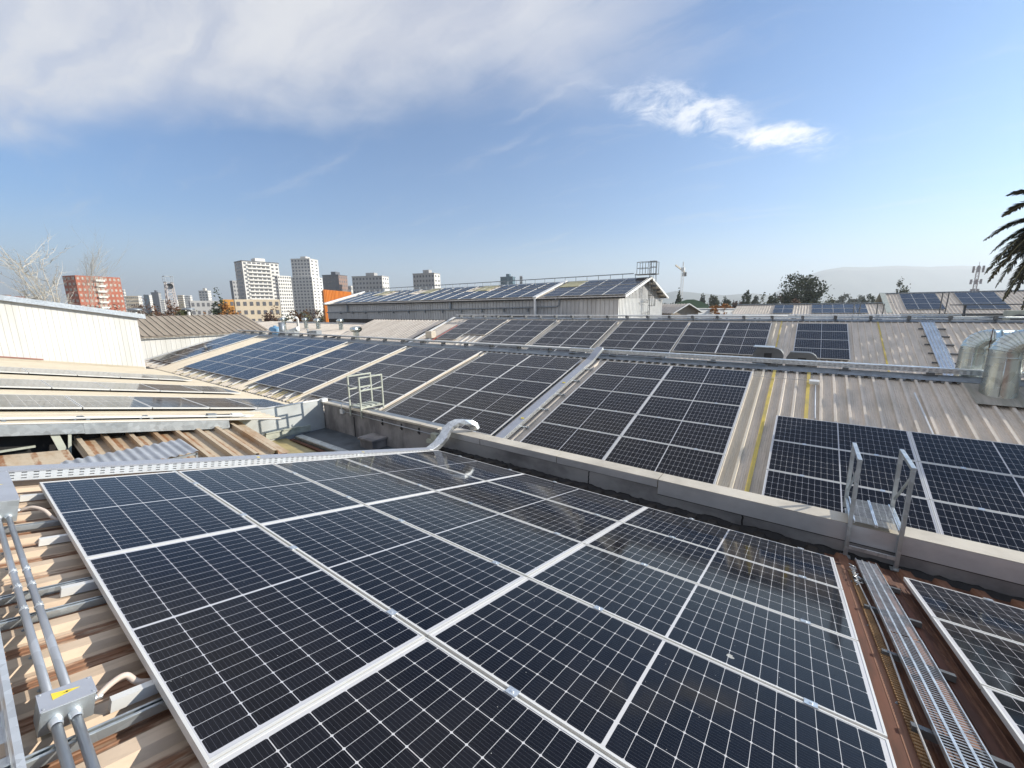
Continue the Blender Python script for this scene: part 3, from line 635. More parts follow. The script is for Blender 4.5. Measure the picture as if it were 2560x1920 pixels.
r = empty('concrete_pier', (-2.9, 5.6, -1.86), 'stubby capped concrete pier against the parapet wall', 'pier')
MB().bb((-3.12, 5.42, -1.87), (-2.60, 5.84, -1.66)).build('shaft', M['concrete'], r, bevel=.01); MB().bb((-3.16, 5.38, -1.659), (-2.56, 5.845, -1.60)).build('cap', M['concrete'], r, bevel=.012)
single(MB().tube([(-3.95, 5.83, -1.3), (-3.95, 5.83, -1.86)], .01, 6), 'pipe', M['black'], 'black drain rod on the concrete parapet below the green step-over', 'pipe')
# lower rusty roof with wide ribs along X
def PR(x, y, off): return Vector((x, y, -.98-.12*(y-3)-.12*(x+4.3)+off))
r = empty('rusty_roof', (-3, 2, GZ), 'low rust-patched roof with wide ribs under the galvanised fascia', 'roof')
mb = MB(); L = []; k = 0; y = .72
prof = [(.72, .0)]
for k in range(8):
    c = .80+.334*k
    prof += [(c-.045, 0), (c-.032, .09), (c+.032, .09), (c+.045, 0)]
prof += [(3.30, 0), (3.41, .0)]
for (ya, ha), (yb, hb) in zip(prof, prof[1:]):
    xe = -2.45 if yb > 2.6 else -2.0
    mb.poly([PR(-4.9, ya, ha), PR(xe, ya, ha), PR(xe, yb, hb), PR(-4.9, yb, hb)])
mb.build('roof_sheet', M['rustroof'], r)
b = MB(); b.bar(PR(-4.8, .75, -.03), PR(-2.1, .75, -.03), .05, .04); b.bar(PR(-2.6, .8, -.05), PR(-2.6, 3.4, -.05), .06, .06); b.parts('purlin', M['rustdark'], r)
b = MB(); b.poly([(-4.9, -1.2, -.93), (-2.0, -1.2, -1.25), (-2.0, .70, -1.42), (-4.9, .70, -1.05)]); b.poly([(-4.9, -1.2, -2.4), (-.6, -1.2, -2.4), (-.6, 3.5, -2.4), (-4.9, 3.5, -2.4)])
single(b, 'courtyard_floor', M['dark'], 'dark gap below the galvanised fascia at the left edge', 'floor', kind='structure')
b = MB(); b.poly([PR(-4.2, -.5, .05), PR(-1.2, -.5, .05), PR(-1.2, .62, .0), PR(-4.2, .62, .0)]); single(b, 'tan_sheet', M['rustroof'], 'tan sheet metal lying below the dark window at the left edge', 'sheet')
# little awning on legs
r = empty('awning', (-3.4, 1.3, -1.2), 'small corrugated blue-grey awning on thin legs above the rusty roof', 'awning')
def PA(x, y, off): return Vector((x, y, -.675-.03*(y-.5)-.06*(x+2.8)+off))
mb = MB(); n = 110
for i in range(n):
    ya, yb = .42+1.48*i/n, .42+1.48*(i+1)/n; ha, hb = .012*sin(ya*2*pi/.115), .012*sin(yb*2*pi/.115); mb.poly([PA(-3.22, ya, ha), PA(-2.34, ya, ha), PA(-2.34, yb, hb), PA(-3.22, yb, hb)])
mb.build('awning_sheet', M['awning'], r, True)
b = MB(); b.bar(PA(-2.36, .45, -.04), PA(-2.36, 1.88, -.04), .03, .03); b.bar(PA(-3.2, .45, -.04), PA(-3.2, 1.88, -.04), .03, .03); b.parts('frame', M['galv'], r)
for x, y in ((-2.36, 1.86), (-3.2, 1.86), (-2.36, .5), (-3.2, .5)): MB().bar(PA(x, y, -.03), PA(x, y, -.55), .03, .03, (0, 1, 0)).build('leg', M['galv'], r)
b = MB(); b.bb((-2.62, 1.92, -1.20), (-2.36, 2.2, -1.04)); b.bb((-2.66, 1.88, -1.04), (-2.32, 2.24, -1.02)); single(b, 'vent_box', M['galvdark'], 'small grey metal box on the rusty roof beside the awning', 'box')
# window band below the fascia
r = empty('window', (-4.62, .3, -.9), 'dark window with grey metal frame under the galvanised fascia', 'window')
MB().poly([(-4.66, -4, -2.2), (-4.66, 3.2, -2.2), (-4.66, 3.2, -.72), (-4.66, -4, .55)]).build('glass', M['dark'], r)
b = MB(); b.bar((-4.4, .60, -.85), (-4.4, .52, -.42), .05, .10, (0, 1, 0)); b.bar((-4.36, .70, -.42), (-4.36, .64, -.85), .03, .04, (0, 1, 0)); b.bar((-4.4, -1.3, -.70), (-4.4, .62, -.86), .05, .06); b.bar((-4.55, -1.6, -.53), (-4.55, .30, -.62), .03, .035); b.build('frame', M['steelpaint'], r)

# ------------------------------------------------------------------ cream roof on the left (same fall as the foreground roof)
r = empty('warehouse', (0, 0, GZ), 'warehouse with cream ribbed roof and galvanised fascia, left of the foreground', 'warehouse')
def ribY(x, xb, m): return m
ribsheet(RL.P, -21.5, -5.55, -12, 5.95, .25, .045, .03, -.118, 0, 3).build('roof_sheet', M['cream'], r)
ribsheet(RL.P, -5.55, -4.33, -12, 4.28, .25, .045, .03, -.118, 0, 3).build('roof_sheet', M['cream'], r)
b = MB(); zf = lambda y: RL.P(0, y/cos(RL.a), -.11).z
for ya, yb, w in ((-12, .87, .0), (.872, 3.05, .003)): b.poly([(-4.325+w, ya, zf(ya)-.20), (-4.325+w, yb, zf(yb)-.19), (-4.325+w, yb, zf(yb)-.005), (-4.325+w, ya, zf(ya)-.005)]); b.poly([(-4.325+w, ya, zf(ya)-.20), (-4.325+w, yb, zf(yb)-.19), (-4.55, yb, zf(yb)-.20), (-4.55, ya, zf(ya)-.21)])
b.build('fascia', M['galv'], r)
b = MB(); b.bar(RL.P(-4.345, -12, -.095), RL.P(-4.345, 4.25, -.095), .05, .008, RL.n); b.build('drip_edge', M['white'], r)
b = MB(); b.bar(RL.P(-5.0, -12, -.09), RL.P(-5.0, 4.1, -.09), .06, .04, RL.n); b.build('yellow_rib', M['skylight'], r)
b = MB(); b.poly([(-5.5, -12, GZ), (-5.5, 5.9, GZ), (-5.5, 5.9, -1.45), (-5.5, -12, 2.2)]); b.bb((-21.4, 5.6, GZ), (-5.5, 5.9, -1.6)); b.build('wall', M['concrete'], r)
for k, dx in enumerate((0, .05)):
    single(MB().tube([RL.P(-4.58-dx*1.6, s_, -.055) for s_ in (-12, 0, 3.6)], .013, 8), 'pipe', M['white'], 'white conduit along the edge of the cream roof, %s one' % ('nearer', 'farther')[k], 'pipe', 'conduits on the cream roof edge', True)
for k, s_ in enumerate((-.05, .9, 1.78)):
    b = MB(); b.tube([RL.P(-4.56, s_-.06, -.09), RL.P(-4.6, s_-.02, -.03), RL.P(-4.62, s_+.04, -.03), RL.P(-4.64, s_+.10, -.08)], .014, 6); b.box(RL.P(-4.6, s_+.11, -.07), (.06, .05, .05), RL.mat3())
    single(b, 'pipe_saddle', M['galvdark'], 'dark saddle clamp on the cream roof conduits, %s from the picture edge' % ORD[k], 'clamp', 'saddle clamps')
r2 = empty('junction_box', RL.P(-4.66, 3.0, -.1), 'grey junction box and cable coil at the end of the cream roof edge', 'junction box')
b = MB(); b.box(RL.P(-4.66, 2.92, -.055), (.14, .16, .09), RL.mat3()); b.build('body', M['galvdark'], r2)
b = MB(); b.box(RL.P(-4.7, 3.42, -.05), (.12, .2, .08), RL.mat3()); b.build('adaptor', M['white'], r2)
b = MB()
for k in range(3): b.tube([RL.P(-4.5+.06*cos(a), 3.55+.10*sin(a)+.03*k, -.06+.012*k) for a in [i*.6 for i in range(12)]], .008, 6)
b.build('cable_coil', M['white'], r2)
# gutter between cream roof and middle roof
r = empty('valley_gutter', (-16, 6.4, -1.9), 'dark valley gutter between the cream roof and the middle roof', 'gutter')
b = MB(); b.bb((-30.2, 6.02, -1.95), (-5.7, 6.9, -1.90)); b.bb((-30.2, 6.02, -1.90), (-5.7, 6.06, -1.58)); b.build('channel', M['gutter'], r)
b = MB(); b.bar((-30.2, 6.32, -1.72), (-5.7, 6.32, -1.72), .05, .20); b.build('lip', M['darksteel'], r)

# ------------------------------------------------------------------ middle roof
r = empty('warehouse', (0, 10, GZ), 'warehouse under the long middle roof behind the parapet', 'warehouse')
EAVE, TOP = 5.42*PITS, -.50
strips = [(-25.35, -22.85), (-14.42, -13.75), (-9.5, -9.08), (-4.86, -4.52), (4.78, 5.03)]
xs = [-30.1]
for a, c in strips: xs += [a, c]
xs += [14.]
for i in range(len(xs)-1):
    sk = i % 2 == 1; mm = M['skylight'] if sk else M['weath']
    ribsheet(R2.P, xs[i], xs[i+1], EAVE, TOP, .25, .036, .058, -.136 + (.004 if sk else 0), 0, 1, minor=.006).build('skylight_strip' if sk else 'roof_sheet', mm, r)
b = MB()
for x in (5.25, 6.0): b.bar(R2.P(x, EAVE+.2, -.078), R2.P(x, TOP+.05, -.078), .066, .012, R2.n); 
for x in (5.25, 6.0): b.bar(R2.P(x-.034, EAVE+.2, -.095), R2.P(x-.034, TOP+.05, -.095), .004, .05, R2.n)
b.build('yellow_rib', M['yellowrib'], r)
b = MB()
for x0 in (-22.9, -13.75): 
    for k in range(0, 34 if x0 < -20 else 17): 
        if k % 5 in (1, 2): b.bar(R2.P(x0+.25*k+.1, EAVE, -.079), R2.P(x0+.25*k+.1, 4.9*PITS, -.079), .07, .006, R2.n)
b.parts('lichen_streak', M['yellowrib'], r)
# ridge with toothed closures, back slope
b = MB(); yr_, zr_ = R2.P(0, -.62, 0).y, R2.P(0, -.62, -.07).z
b.poly([R2.P(-30.1, -.36, -.068), R2.P(14, -.36, -.068), (14, yr_+.15, zr_+.02), (-30.1, yr_+.15, zr_+.02)]); b.poly([(-30.1, yr_+.15, zr_+.02), (14, yr_+.15, zr_+.02), (14, yr_+.6, zr_-.12), (-30.1, yr_+.6, zr_-.12)])
k = -120
while k < 56:
    x = .25*k
    if x > -30: b.poly([R2.P(x-.09, -.36, -.07), R2.P(x+.09, -.36, -.07), R2.P(x+.08, -.36, -.115), R2.P(x-.08, -.36, -.115)])
    k += 1
b.build('ridge_cap', M['galvdark'], r)
RB = Roof(13.0, -.09, 17, 1); ribsheet(RB.P, -30.1, 14, .0, 6.2, .25, .035, .036, -.06, 0, 1).build('roof_sheet', M['weath'], r)
b = MB(); b.poly([(-30.08, 7.0, GZ), (-30.08, 18.5, GZ), (-30.08, 18.5, -1.85), (-30.08, 13, -.2), (-30.08, 7, -1.75)]); b.bb((-30.0, 6.95, GZ), (14, 7.05, -1.85)); b.build('wall', M['whitewall'], r)
b = MB(); b.bar(R2.P(-30.12, EAVE, -.05), R2.P(-30.12, -.6, -.05), .12, .05, R2.n); b.build('verge', M['galvbright'], r)
# rails protruding from the left blocks
k = 0
for x0, n in ((-29.55, 2), (-22.85, 4), (-13.72, 2)):
    for i in range(n):
        for dx in (.42, 1.55):
            x = x0+i*PITX+dx; s0 = -.15
            single(MB().bar(R2.P(x, s0, -.055), R2.P(x, 5.17*PITS+.1, -.055), .06, .04, R2.n), 'mounting_rail', M['alu'], 'white rail end below the middle roof panels, %s from the left' % ORD[k], 'rail', 'rails of the left panel blocks'); k += 1
for k, x in enumerate((6.0, 7.1, 8.2)):
    single(MB().bar(R2.P(x, 2.15*PITS, -.06), R2.P(x, 5.2*PITS, -.06), .04, .05, R2.n), 'mounting_rail', M['alu'], 'rail under the panels behind the galvanised handrail, %s from the left' % ORD[k], 'rail', 'rails behind the galvanised handrail')
# sloped covered tray from parapet to ridge
r = empty('cable_tray', R2.P(.0, 2.5, 0), 'sloped covered cable tray climbing the middle roof to the ridge', 'cable tray')
path = [R2.P(.02, 5.35, -.01), R2.P(.02, .55, -.01), R2.P(.06, .15, .02), R2.P(.10, -.22, .12), R2.P(.12, -.62, .20)]
cv_ = MB(); cv_.sweep([p+R2.n*.052 for p in path], (1, 0, 0), .244, .004); cv_.build('cover', M['boxgrey'], r)
b = MB(); slot_plate(b, R2.P(.14, 5.35, -.06), R2.P(.14, .55, -.06), R2.n, .105, .002, 2, .07, .035); b.bar(R2.P(-.1, 5.35, -.01), R2.P(-.1, .55, -.01), .002, .1, R2.n); b.bar(R2.P(.02, 5.35, -.06), R2.P(.02, .55, -.06), .24, .002, R2.n)
b.sweep([p+Vector((.119, 0, 0)) for p in path[1:]], (1, 0, 0), .003, .10); b.build('tray_body', M['galvbright'], r)
for s_ in (.62, 1.55, 2.55, 3.5, 4.5):
    k = MB(); k.bar(R2.P(-.20, s_, -.075), R2.P(.36, s_, -.075), .04, .03, R2.n); k.tube([R2.P(.30, s_-.03, -.06), R2.P(.34, s_, -.03), R2.P(.38, s_+.03, -.06)], .012, 6); k.build('bracket', M['galvdark'], r)
b = MB()
for s_ in (2.0, 4.3): b.box(R2.P(.06, s_, .0565), (.09, .06, .002), R2.mat3())
b.parts('sticker', M['sticker'], r)
# ridge tray and pipes
r = empty('cable_tray', (4, 13.05, 0), 'slotted cable tray on stands along the ridge of the middle roof', 'cable tray')
b = MB(); zA, zB = .02, -.06
slot_plate(b, (-1.15, 12.98, -.01), (13, 12.98, -.05), (0, 0, 1), .11, .003, 2, .11, .06); b.bar((-1.15, 13.16, .04), (13, 13.16, .0), .003, .11); b.bar((-1.15, 13.07, -.005), (13, 13.07, -.045), .18, .003); b.build('tray_body', M['galvbright'], r)
MB().bar((-1.15, 13.07, .104), (13, 13.07, .064), .19, .006).build('cover', M['galvbright'], r)
for k in range(9):
    x = -1.0+1.55*k; c = MB(); c.bb((x-.05, 12.9, -.14), (x+.05, 13.2, -.03)); c.bb((x-.14, 12.9, -.12), (x+.1, 12.94, -.07)); c.build('stand', M['darksteel'], r)
for k, (y, z, rad) in enumerate(((13.0, .085, .035), (13.15, .03, .022), (12.86, -.06, .016))):
    single(MB().tube([(-30, y, z+.04), (-15, y, z+.02), (-1.1 if k == 0 else 1.2 if k == 1 else 5, y, z)], rad, 8), 'pipe', (M['white'], M['galv'], M['galvdark'])[k], '%s pipe along the ridge of the middle roof' % ('thick white', 'thinner galvanised', 'thin grey')[k], 'pipe', 'ridge pipes', True)
for k in range(20):
    x = -29+1.42*k; c = MB(); c.bb((x-.03, 12.95, -.10), (x+.03, 13.16, .04)); c.tube([(x-.07, 12.93, -.06), (x, 12.92, -.01), (x+.06, 12.93, -.06)], .010, 6)
    single(c, 'pipe_saddle', M['black'], 'black saddle under the ridge pipes of the middle roof, %s from the left' % ORD[k], 'clamp', 'ridge pipe saddles')
# bits on the bare sheet
r = empty('junction_box', R2.P(6.12, .35, -.08), 'small white junction box on the bare weathered sheet, wire leading left', 'junction box')
b = MB(); b.box(R2.P(6.11, .33, -.03), (.2, .12, .08), R2.mat3()); b.build('body', M['white'], r, bevel=.006); MB().tube([R2.P(6.14, .4, -.06), R2.P(6.15, 1.9, -.06), R2.P(6.16, 2.2, -.06)], .012, 6).build('conduit', M['conduit'], r)
single(MB().tube([R2.P(4.78, .20, -.03), R2.P(5.25, .22, -.055), R2.P(6.02, .26, -.02)], .007, 6), 'wire', M['cable'], 'thin wire from the panel corner to the white junction box', 'cable')
single(MB().bar(R2.P(7.88, .45, -.06), R2.P(7.92, 2.4, -.06), .025, .035, R2.n), 'rail_strip', M['alu'], 'thin metal strip lying down the bare weathered sheet below the ducts', 'rail')
# ------------------------------------------------------------------ big galvanised ducts with gored elbows
def duct(x, y, zb, zt, R, label, run):
    r = empty('vent_duct', (x, y, zb), label, 'vent duct', 'galvanised vent ducts')
    b = MB(); b.lathe((x, y, 0), [(R*1.13, zb-.1), (R*1.10, zb+.05), (R*1.0, zt-.06), (R*1.0, zt)], 36); b.lathe((x, y, 0), [(R*1.03, zt-.10), (R*1.045, zt-.085), (R*1.03, zt-.07)], 36); b.bar((x-.05, y-R*1.09, zb), (x-.05, y-R*1.0, zt-.05), .012, .008); b.build('stack', M['duct'], r, True)
    b = MB(); rb = R*.98; n = 9; p = [(x, y, zt)]; cxx = x+R*1.0; prev = None
    for i in range(n+1):
        a = pi-(pi/2)*i/n; c = Vector((cxx+R*1.0*cos(a), y, zt+R*1.0*sin(a)))
        d = Vector((sin(a), 0, -cos(a))).normalized()
        ringv = []
        for q in range(28):
            th = 2*pi*q/28; ringv.append((c, d, th))
        if prev is not None:
            for f0, f1, r0, r1 in ((0, .80, rb, rb), (.80, .90, rb, rb*1.06), (.90, 1., rb*1.06, rb)):
                P0 = []; P1 = []
                for q in range(28):
                    th = 2*pi*q/28
                    def at_(f, rad):
                        aa = pa+(a-pa)*f; cc = Vector((cxx+R*cos(aa), y, zt+R*sin(aa))); out = Vector((cos(aa), 0, sin(aa))); return cc+(out*cos(th)+Vector((0, 1, 0))*sin(th))*rad*(1 if cos(th) > -.2 else .97)
                    P0.append(at_(f0, r0)); P1.append(at_(f1, r1))
                for q in range(28): b.poly([P0[q], P0[(q+1) % 28], P1[(q+1) % 28], P1[q]])
        prev = ringv; pa = a
    b.build('elbow', M['duct'], r, True)
    b = MB(); b.lathe((cxx, y, zt+R), [(rb*1.04, 0), (rb*1.04, .03), (rb, .035), (rb, run)], 32, 0, (1, 0, 0)); b.lathe((cxx+.12, y, zt+R), [(rb, 0), (rb*1.03, .008), (rb, .016)], 32, 0, (1, 0, 0)); b.build('horizontal_run', M['duct'], r, True)
    b = MB(); b.bar((x+R*.75, y-R*1.02, zt-.12), (x+R*.75, y-R*1.02, zt+.5), .012, .01); b.build('rust_strap', M['rustdark'], r)
    b = MB(); b.poly([(x-.42, y-.62, R2.P(0, (12.268-(y-.62))/cos(R2.a), -.06).z) if y < 13 else (x-.42, y-.5, -.32), (x+.9, y-.62, R2.P(0, (12.268-(y-.62))/cos(R2.a), -.06).z) if y < 13 else (x+.9, y-.5, -.32), (x+.9, y+.5, zb+.16 if y < 13 else -.36), (x-.42, y+.5, zb+.16 if y < 13 else -.36)])
    b.build('skirt', M['weathdark'], r)
duct(9.17, 12.20, -.32, .545, .245, 'nearer galvanised duct with ribbed elbow at the right edge', 7.6)
duct(9.05, 13.62, -.40, .50, .23, 'farther galvanised duct with ribbed elbow behind the ridge tray', 7.6)
r = empty('added_air_unit', (17.8, 12.9, -.4), 'unseen galvanised box added to end both shade-casting ducts, right of the picture', 'air unit')  # box added out of view with the long duct runs, for their shadows
b = MB(); b.bb((16.9, 11.6, -3), (18.8, 14.3, 1.25)); b.build('casing', M['galv'], r, bevel=.02); b = MB()
for k in range(8): b.bb((17.2, 11.57, -.2+.16*k), (18.5, 11.6, -.12+.16*k))
b.parts('louvre', M['galvdark'], r)
# ------------------------------------------------------------------ dark vent hoods in the valley
for k, (xa, xb, z1, lb) in enumerate(((4.55, 5.35, .26, 'dark curved vent hood with raised lid behind the ridge tray'), (5.42, 6.2, .16, 'lower dark vent hood beside the raised-lid hood'))):
    r = empty('vent_hood', ((xa+xb)/2, 14.6, -.6), lb, 'vent hood', 'dark vent hoods'); b = MB(); prof = []
    for i in range(9): a = pi*.5*i/8; prof.append((xb-.26+.26*sin(a), z1-.24+.24*cos(a)))
    prof = [(xa+.1, z1)] + prof + [(xb, -.7), (xa, -.7), (xa, z1-.2)]
    b.poly([(x, 14.45, z) for x, z in prof]); b.poly([(x, 14.85, z) for x, z in prof][::-1])
    for (x0, z0), (x1, z1_) in zip(prof, prof[1:]+prof[:1]): b.poly([(x0, 14.45, z0), (x1, 14.45, z1_), (x1, 14.85, z1_), (x0, 14.85, z0)])
    b.build('hood', M['darksteel'], r); MB().bb((xa+.3, 14.44, z1-.16), (xa+.5, 14.449, z1-.5)).parts('opening', M['black'], r)
    if k == 0: MB().bar((xa+.0, 14.6, z1+.03), (xb-.25, 14.6, z1+.02), .5, .02).build('lid', M['galv'], r)
# ------------------------------------------------------------------ back roof
r = empty('warehouse', (0, 24, GZ), 'warehouse under the steeper back roof in front of the gabled hall', 'warehouse')
T3, E3 = -.72, 6.6
xs = [-20.3, -18.35, -9.15, -8.83, -4.5, -4.2, 4.35, 4.62, 16]
for i in range(len(xs)-1):
    sk = i in (2, 4, 6, 0); ribsheet(R3.P, xs[i], xs[i+1], E3, T3, .25, .035, .036, -.118+(.004 if sk else 0), 0, 1).build('skylight_strip' if sk else 'roof_sheet', M['whiteroof'] if i == 0 else M['skylight'] if sk else M['weath'], r)
b = MB()
for x in (4.75, 8.75): b.bar(R3.P(x, E3, -.078), R3.P(x, T3+.1, -.078), .06, .012, R3.n)
b.parts('yellow_rib', M['yellowrib'], r)
b = MB(); yt, zt = R3.P(0, T3, 0).y, R3.P(0, T3, -.06).z; b.poly([R3.P(-20.3, -.5, -.07), R3.P(16, -.5, -.07), (16, yt+.1, zt+.02), (-20.3, yt+.1, zt+.02)]); b.poly([(-20.3, yt+.1, zt+.02), (16, yt+.1, zt+.02), (16, yt+.6, zt-.15), (-20.3, yt+.6, zt-.15)]); b.build('ridge_cap', M['galvdark'], r)
RB3 = Roof(27.2, zt-.02, 19, 1); ribsheet(RB3.P, -20.3, 16, .1, 6.5, .25, .035, .036, -.05, 0, 1).build('roof_sheet', M['weath'], r)
b = MB(); b.bar(R3.P(-20.36, E3, -.04), R3.P(-20.36, T3, -.04), .16, .07, R3.n); b.bar(R3.P(-20.2, E3, -.04), R3.P(-20.2, T3, -.04), .10, .03, R3.n); b.build('verge', M['white'], r)
MB().bar(R3.P(-18.25, 4.25*PITS, -.03), R3.P(-18.25, 1.15*PITS, -.03), .2, .03, R3.n).build('red_strip', M['red'], r)
b = MB(); b.bb((-20.28, 20.5, GZ), (16, 20.6, -1.95)); b.poly([(-20.28, 20.5, GZ), (-20.28, 33, GZ), (-20.28, 33, -1.2), (-20.28, 27.1, .75), (-20.28, 20.5, -1.75)]); b.build('wall', M['whitewall'], r)
b = MB(); b.box(R3.P(-18.9, 3.6*PITS, .2), (.7, .5, .55), None); single(b, 'roof_vent', M['skylight'], 'beige box vent beside the red strip on the back roof', 'vent', None, False, .02)
single(MB().bar(R3.P(-18.9, 3.6*PITS+.2, -.1), R3.P(-18.9, 3.6*PITS+.2, .1), .5, .2).bar(R3.P(-18.6, 4.1*PITS, -.05), R3.P(-18.6, 4.5*PITS, -.05), .3, .3), 'vent_box', M['galvdark'], 'dark metal box under the beige vent by the red strip', 'box')
# rails showing below the short panel column
for k in range(3): single(MB().bar(R3.P(-15.3+.6*k, 3.0*PITS, -.06), R3.P(-15.3+.6*k, 4.6*PITS, -.06), .07, .05, R3.n), 'mounting_rail', M['alu'], 'bare white rail below the short panel column, %s from the left' % ORD[k], 'rail', 'bare rails')
# ridge pipework of the back roof
for k, (y, z, rad, xa, xb, mm) in enumerate(((27.0, .98, .045, -20, 5, 'white'), (27.25, .93, .035, -6, 16, 'galv'))):
    single(MB().tube([(xa, y, z), (xb, y, z-.05)], rad, 8), 'pipe', M[mm], ('white pipe on the left half of the back roof ridge', 'galvanised pipe on the right half of the back roof ridge')[k], 'pipe', None, True)
for k in range(24):
    x = -19.5+1.4*k; c = MB(); c.bb((x-.04, 26.95, .78), (x+.04, 27.28, .95)); c.bb((x-.10, 26.9, .80), (x+.0, 26.98, .96))
    single(c, 'pipe_saddle', M['darksteel'], 'dark pipe saddle on the back roof ridge, %s from the left' % ORD[k], 'clamp', 'back ridge saddles')
for k, (y, z, xa, xb) in enumerate(((28.6, .80, -3, 13), (30.6, .92, -1, 12.5))):
    r = empty('cable_tray', (xa, y, z), 'wide flat cable tray behind the back ridge, %s one' % ('nearer', 'farther')[k], 'cable tray', 'trays behind the back ridge'); MB().bb((xa, y-.25, z-.03), (xb, y+.25, z+.03)).build('cover', M['galvbright'], r)
    c = MB()
    for q in range(8): x = xa+.6+q*1.9; c.bb((x-.05, y-.2, z-.9), (x+.05, y+.2, z-.031))
    c.build('stand', M['darksteel'], r)
# tray running down the right of the back roof
r = empty('cable_tray', R3.P(10.45, 2.5, 0), 'blue-grey cable tray running down the back roof on the right', 'cable tray')
b = MB()
for q in range(5): b.bar(R3.P(10.25+.11*q, 5.6*PITS, .0), R3.P(10.25+.11*q, -.3, .0), .012, .06, R3.n)
b.bar(R3.P(10.47, 5.6*PITS, -.02), R3.P(10.47, -.3, -.02), .45, .01, R3.n); b.build('tray_body', M['galvbright'], r)
b = MB()
for q in range(6): b.bar(R3.P(10.1, .4+.9*q, -.06), R3.P(11.0, .4+.9*q, -.06), .05, .05, R3.n)
b.build('bracket', M['darksteel'], r)
# clutter right of the ridge: condenser boxes, flat lids, posts
for k, (x, w) in enumerate(((13.3, .75), (14.5, .85))):
    r = empty('condenser', (x, 28.5, .5), 'beige condenser box behind the back ridge, %s one' % ('left', 'right')[k], 'air conditioner', 'condensers'); b = MB(); b.bb((x, 28.2, .3), (x+w, 28.7, 1.18)); b.build('casing', M['steelpaint'], r, bevel=.02); MB().lathe((x+w*.5, 28.19, .75), [(.26, 0), (.26, .02), (.05, .02), (.05, .03), (0, .03)], 16, 0, (0, -1, 0)).build('fan_grille', M['darksteel'], r)
b = MB(); b.bb((11.8, 29.2, 1.42), (17.5, 30.2, 1.47)); 
for x in (12.2, 14.4, 17): b.bb((x, 29.6, .3), (x+.08, 29.7, 1.42))
single(b, 'canopy', M['darksteel'], 'long dark flat canopy over the condenser boxes', 'canopy')
b = MB()
for z in (.55, .75, .95): b.bb((12.1, 29.3, z), (17.4, 29.4, z+.07))
single(b, 'louvre_screen', M['darksteel'], 'dark horizontal louvre screen behind the condenser boxes', 'screen')
for k, x in enumerate((8.2, 8.45, 9.3, 9.55, 12.0, 12.2)):
    single(MB().tube([(x, 33, .2), (x+.05*(k % 2), 33, 1.55 if k < 4 else 2.15)], .03, 6), 'post', M['darksteel'], 'thin dark post behind the back ridge, %s from the left' % ORD[k], 'post', 'thin posts')

# ------------------------------------------------------------------ sheds on the left
r = empty('shed', (-25, 0, GZ), 'white-clad shed with a metal fascia sloping down to the right', 'shed')
def zs(y): return 2.36-.2*(y-1.27)
mb = MB(); ribsheet(lambda x, s, off: Vector((-21.5+off, x, -1.7+(zs(x)-.05+1.7)*s)), -14, 5.45, 0, 1, .18, .007, -.012, 0, .1, 1, mb); mb.build('wall', M['whitewall'], r)
b = MB(); b.poly([(-21.3, -14, zs(-14)-.22), (-21.3, 5.75, zs(5.75)-.22), (-21.3, 5.75, zs(5.75)), (-21.3, -14, zs(-14))]); b.poly([(-21.3, 5.75, zs(5.75)-.22), (-29, 5.75, zs(5.75)-.22), (-29, 5.75, zs(5.75)), (-21.3, 5.75, zs(5.75))]); b.poly([(-21.3, -14, zs(-14)-.22), (-21.3, 5.75, zs(5.75)-.22), (-21.55, 5.75, zs(5.75)-.22), (-21.55, -14, zs(-14)-.22)]); b.build('fascia', M['galvbright'], r)
b = MB(); b.poly([(-21.3, -14, zs(-14)), (-21.3, 5.75, zs(5.75)), (-29, 5.75, zs(5.75)), (-29, -14, zs(-14))]); b.build('roof_sheet', M['galv'], r)
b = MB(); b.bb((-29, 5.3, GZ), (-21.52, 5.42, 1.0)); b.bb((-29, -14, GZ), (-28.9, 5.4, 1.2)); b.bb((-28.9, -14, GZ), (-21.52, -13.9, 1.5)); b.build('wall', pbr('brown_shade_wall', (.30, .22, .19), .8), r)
b = MB(); b.bar(RL.P(-21.4, -8, -.05), RL.P(-21.4, 5.5, -.05), .14, .1, RL.n); b.build('base_flashing', M['cream'], r); MB().bar(RL.P(-21.38, -8, .04), RL.P(-21.38, 2.1, .04), .1, .05, RL.n).build('red_edge', pbr('dull_red_trim', (.36, .17, .13), .7), r)
# brown-roofed shed behind it
r = empty('shed', (-36, 10, GZ), 'long shed with brown ribbed roof and white wall, behind the white-clad shed', 'shed')
ribsheet(lambda x, s, off: Vector((-32.8-s*cos(.27), x, -.16+s*sin(.27)))+Vector((sin(.27), 0, cos(.27)))*off, 0, 16.6, 0, 5.3, .42, .05, .05, 0, 0, 1).build('roof_sheet', M['brownroof'], r)
ribsheet(lambda x, s, off: Vector((-38-s*cos(.27), x, 1.25-s*sin(.27)))+Vector((-sin(.27), 0, cos(.27)))*off, 0, 16.6, 0, 5.3, .42, .05, .05, 0, 0, 1).build('roof_sheet', M['brownroof'], r)
ribsheet(lambda x, s, off: Vector((-33.1+off, x, -7+6.9*s)), 0, 16.4, 0, 1, .3, .02, .012, 0, 0, 1).build('wall', M['whitewall'], r)
b = MB(); b.poly([(-33.1, 16.4, -7), (-43, 16.4, -7), (-43, 16.4, -.2), (-37.95, 16.4, 1.15), (-33.1, 16.4, -.2)]); b.build('wall', M['whitewall'], r); b = MB(); b.bar((-32.75, 0, -.22), (-32.75, 16.6, -.22), .1, .06); b.build('eave_gutter', M['brownroof'], r)
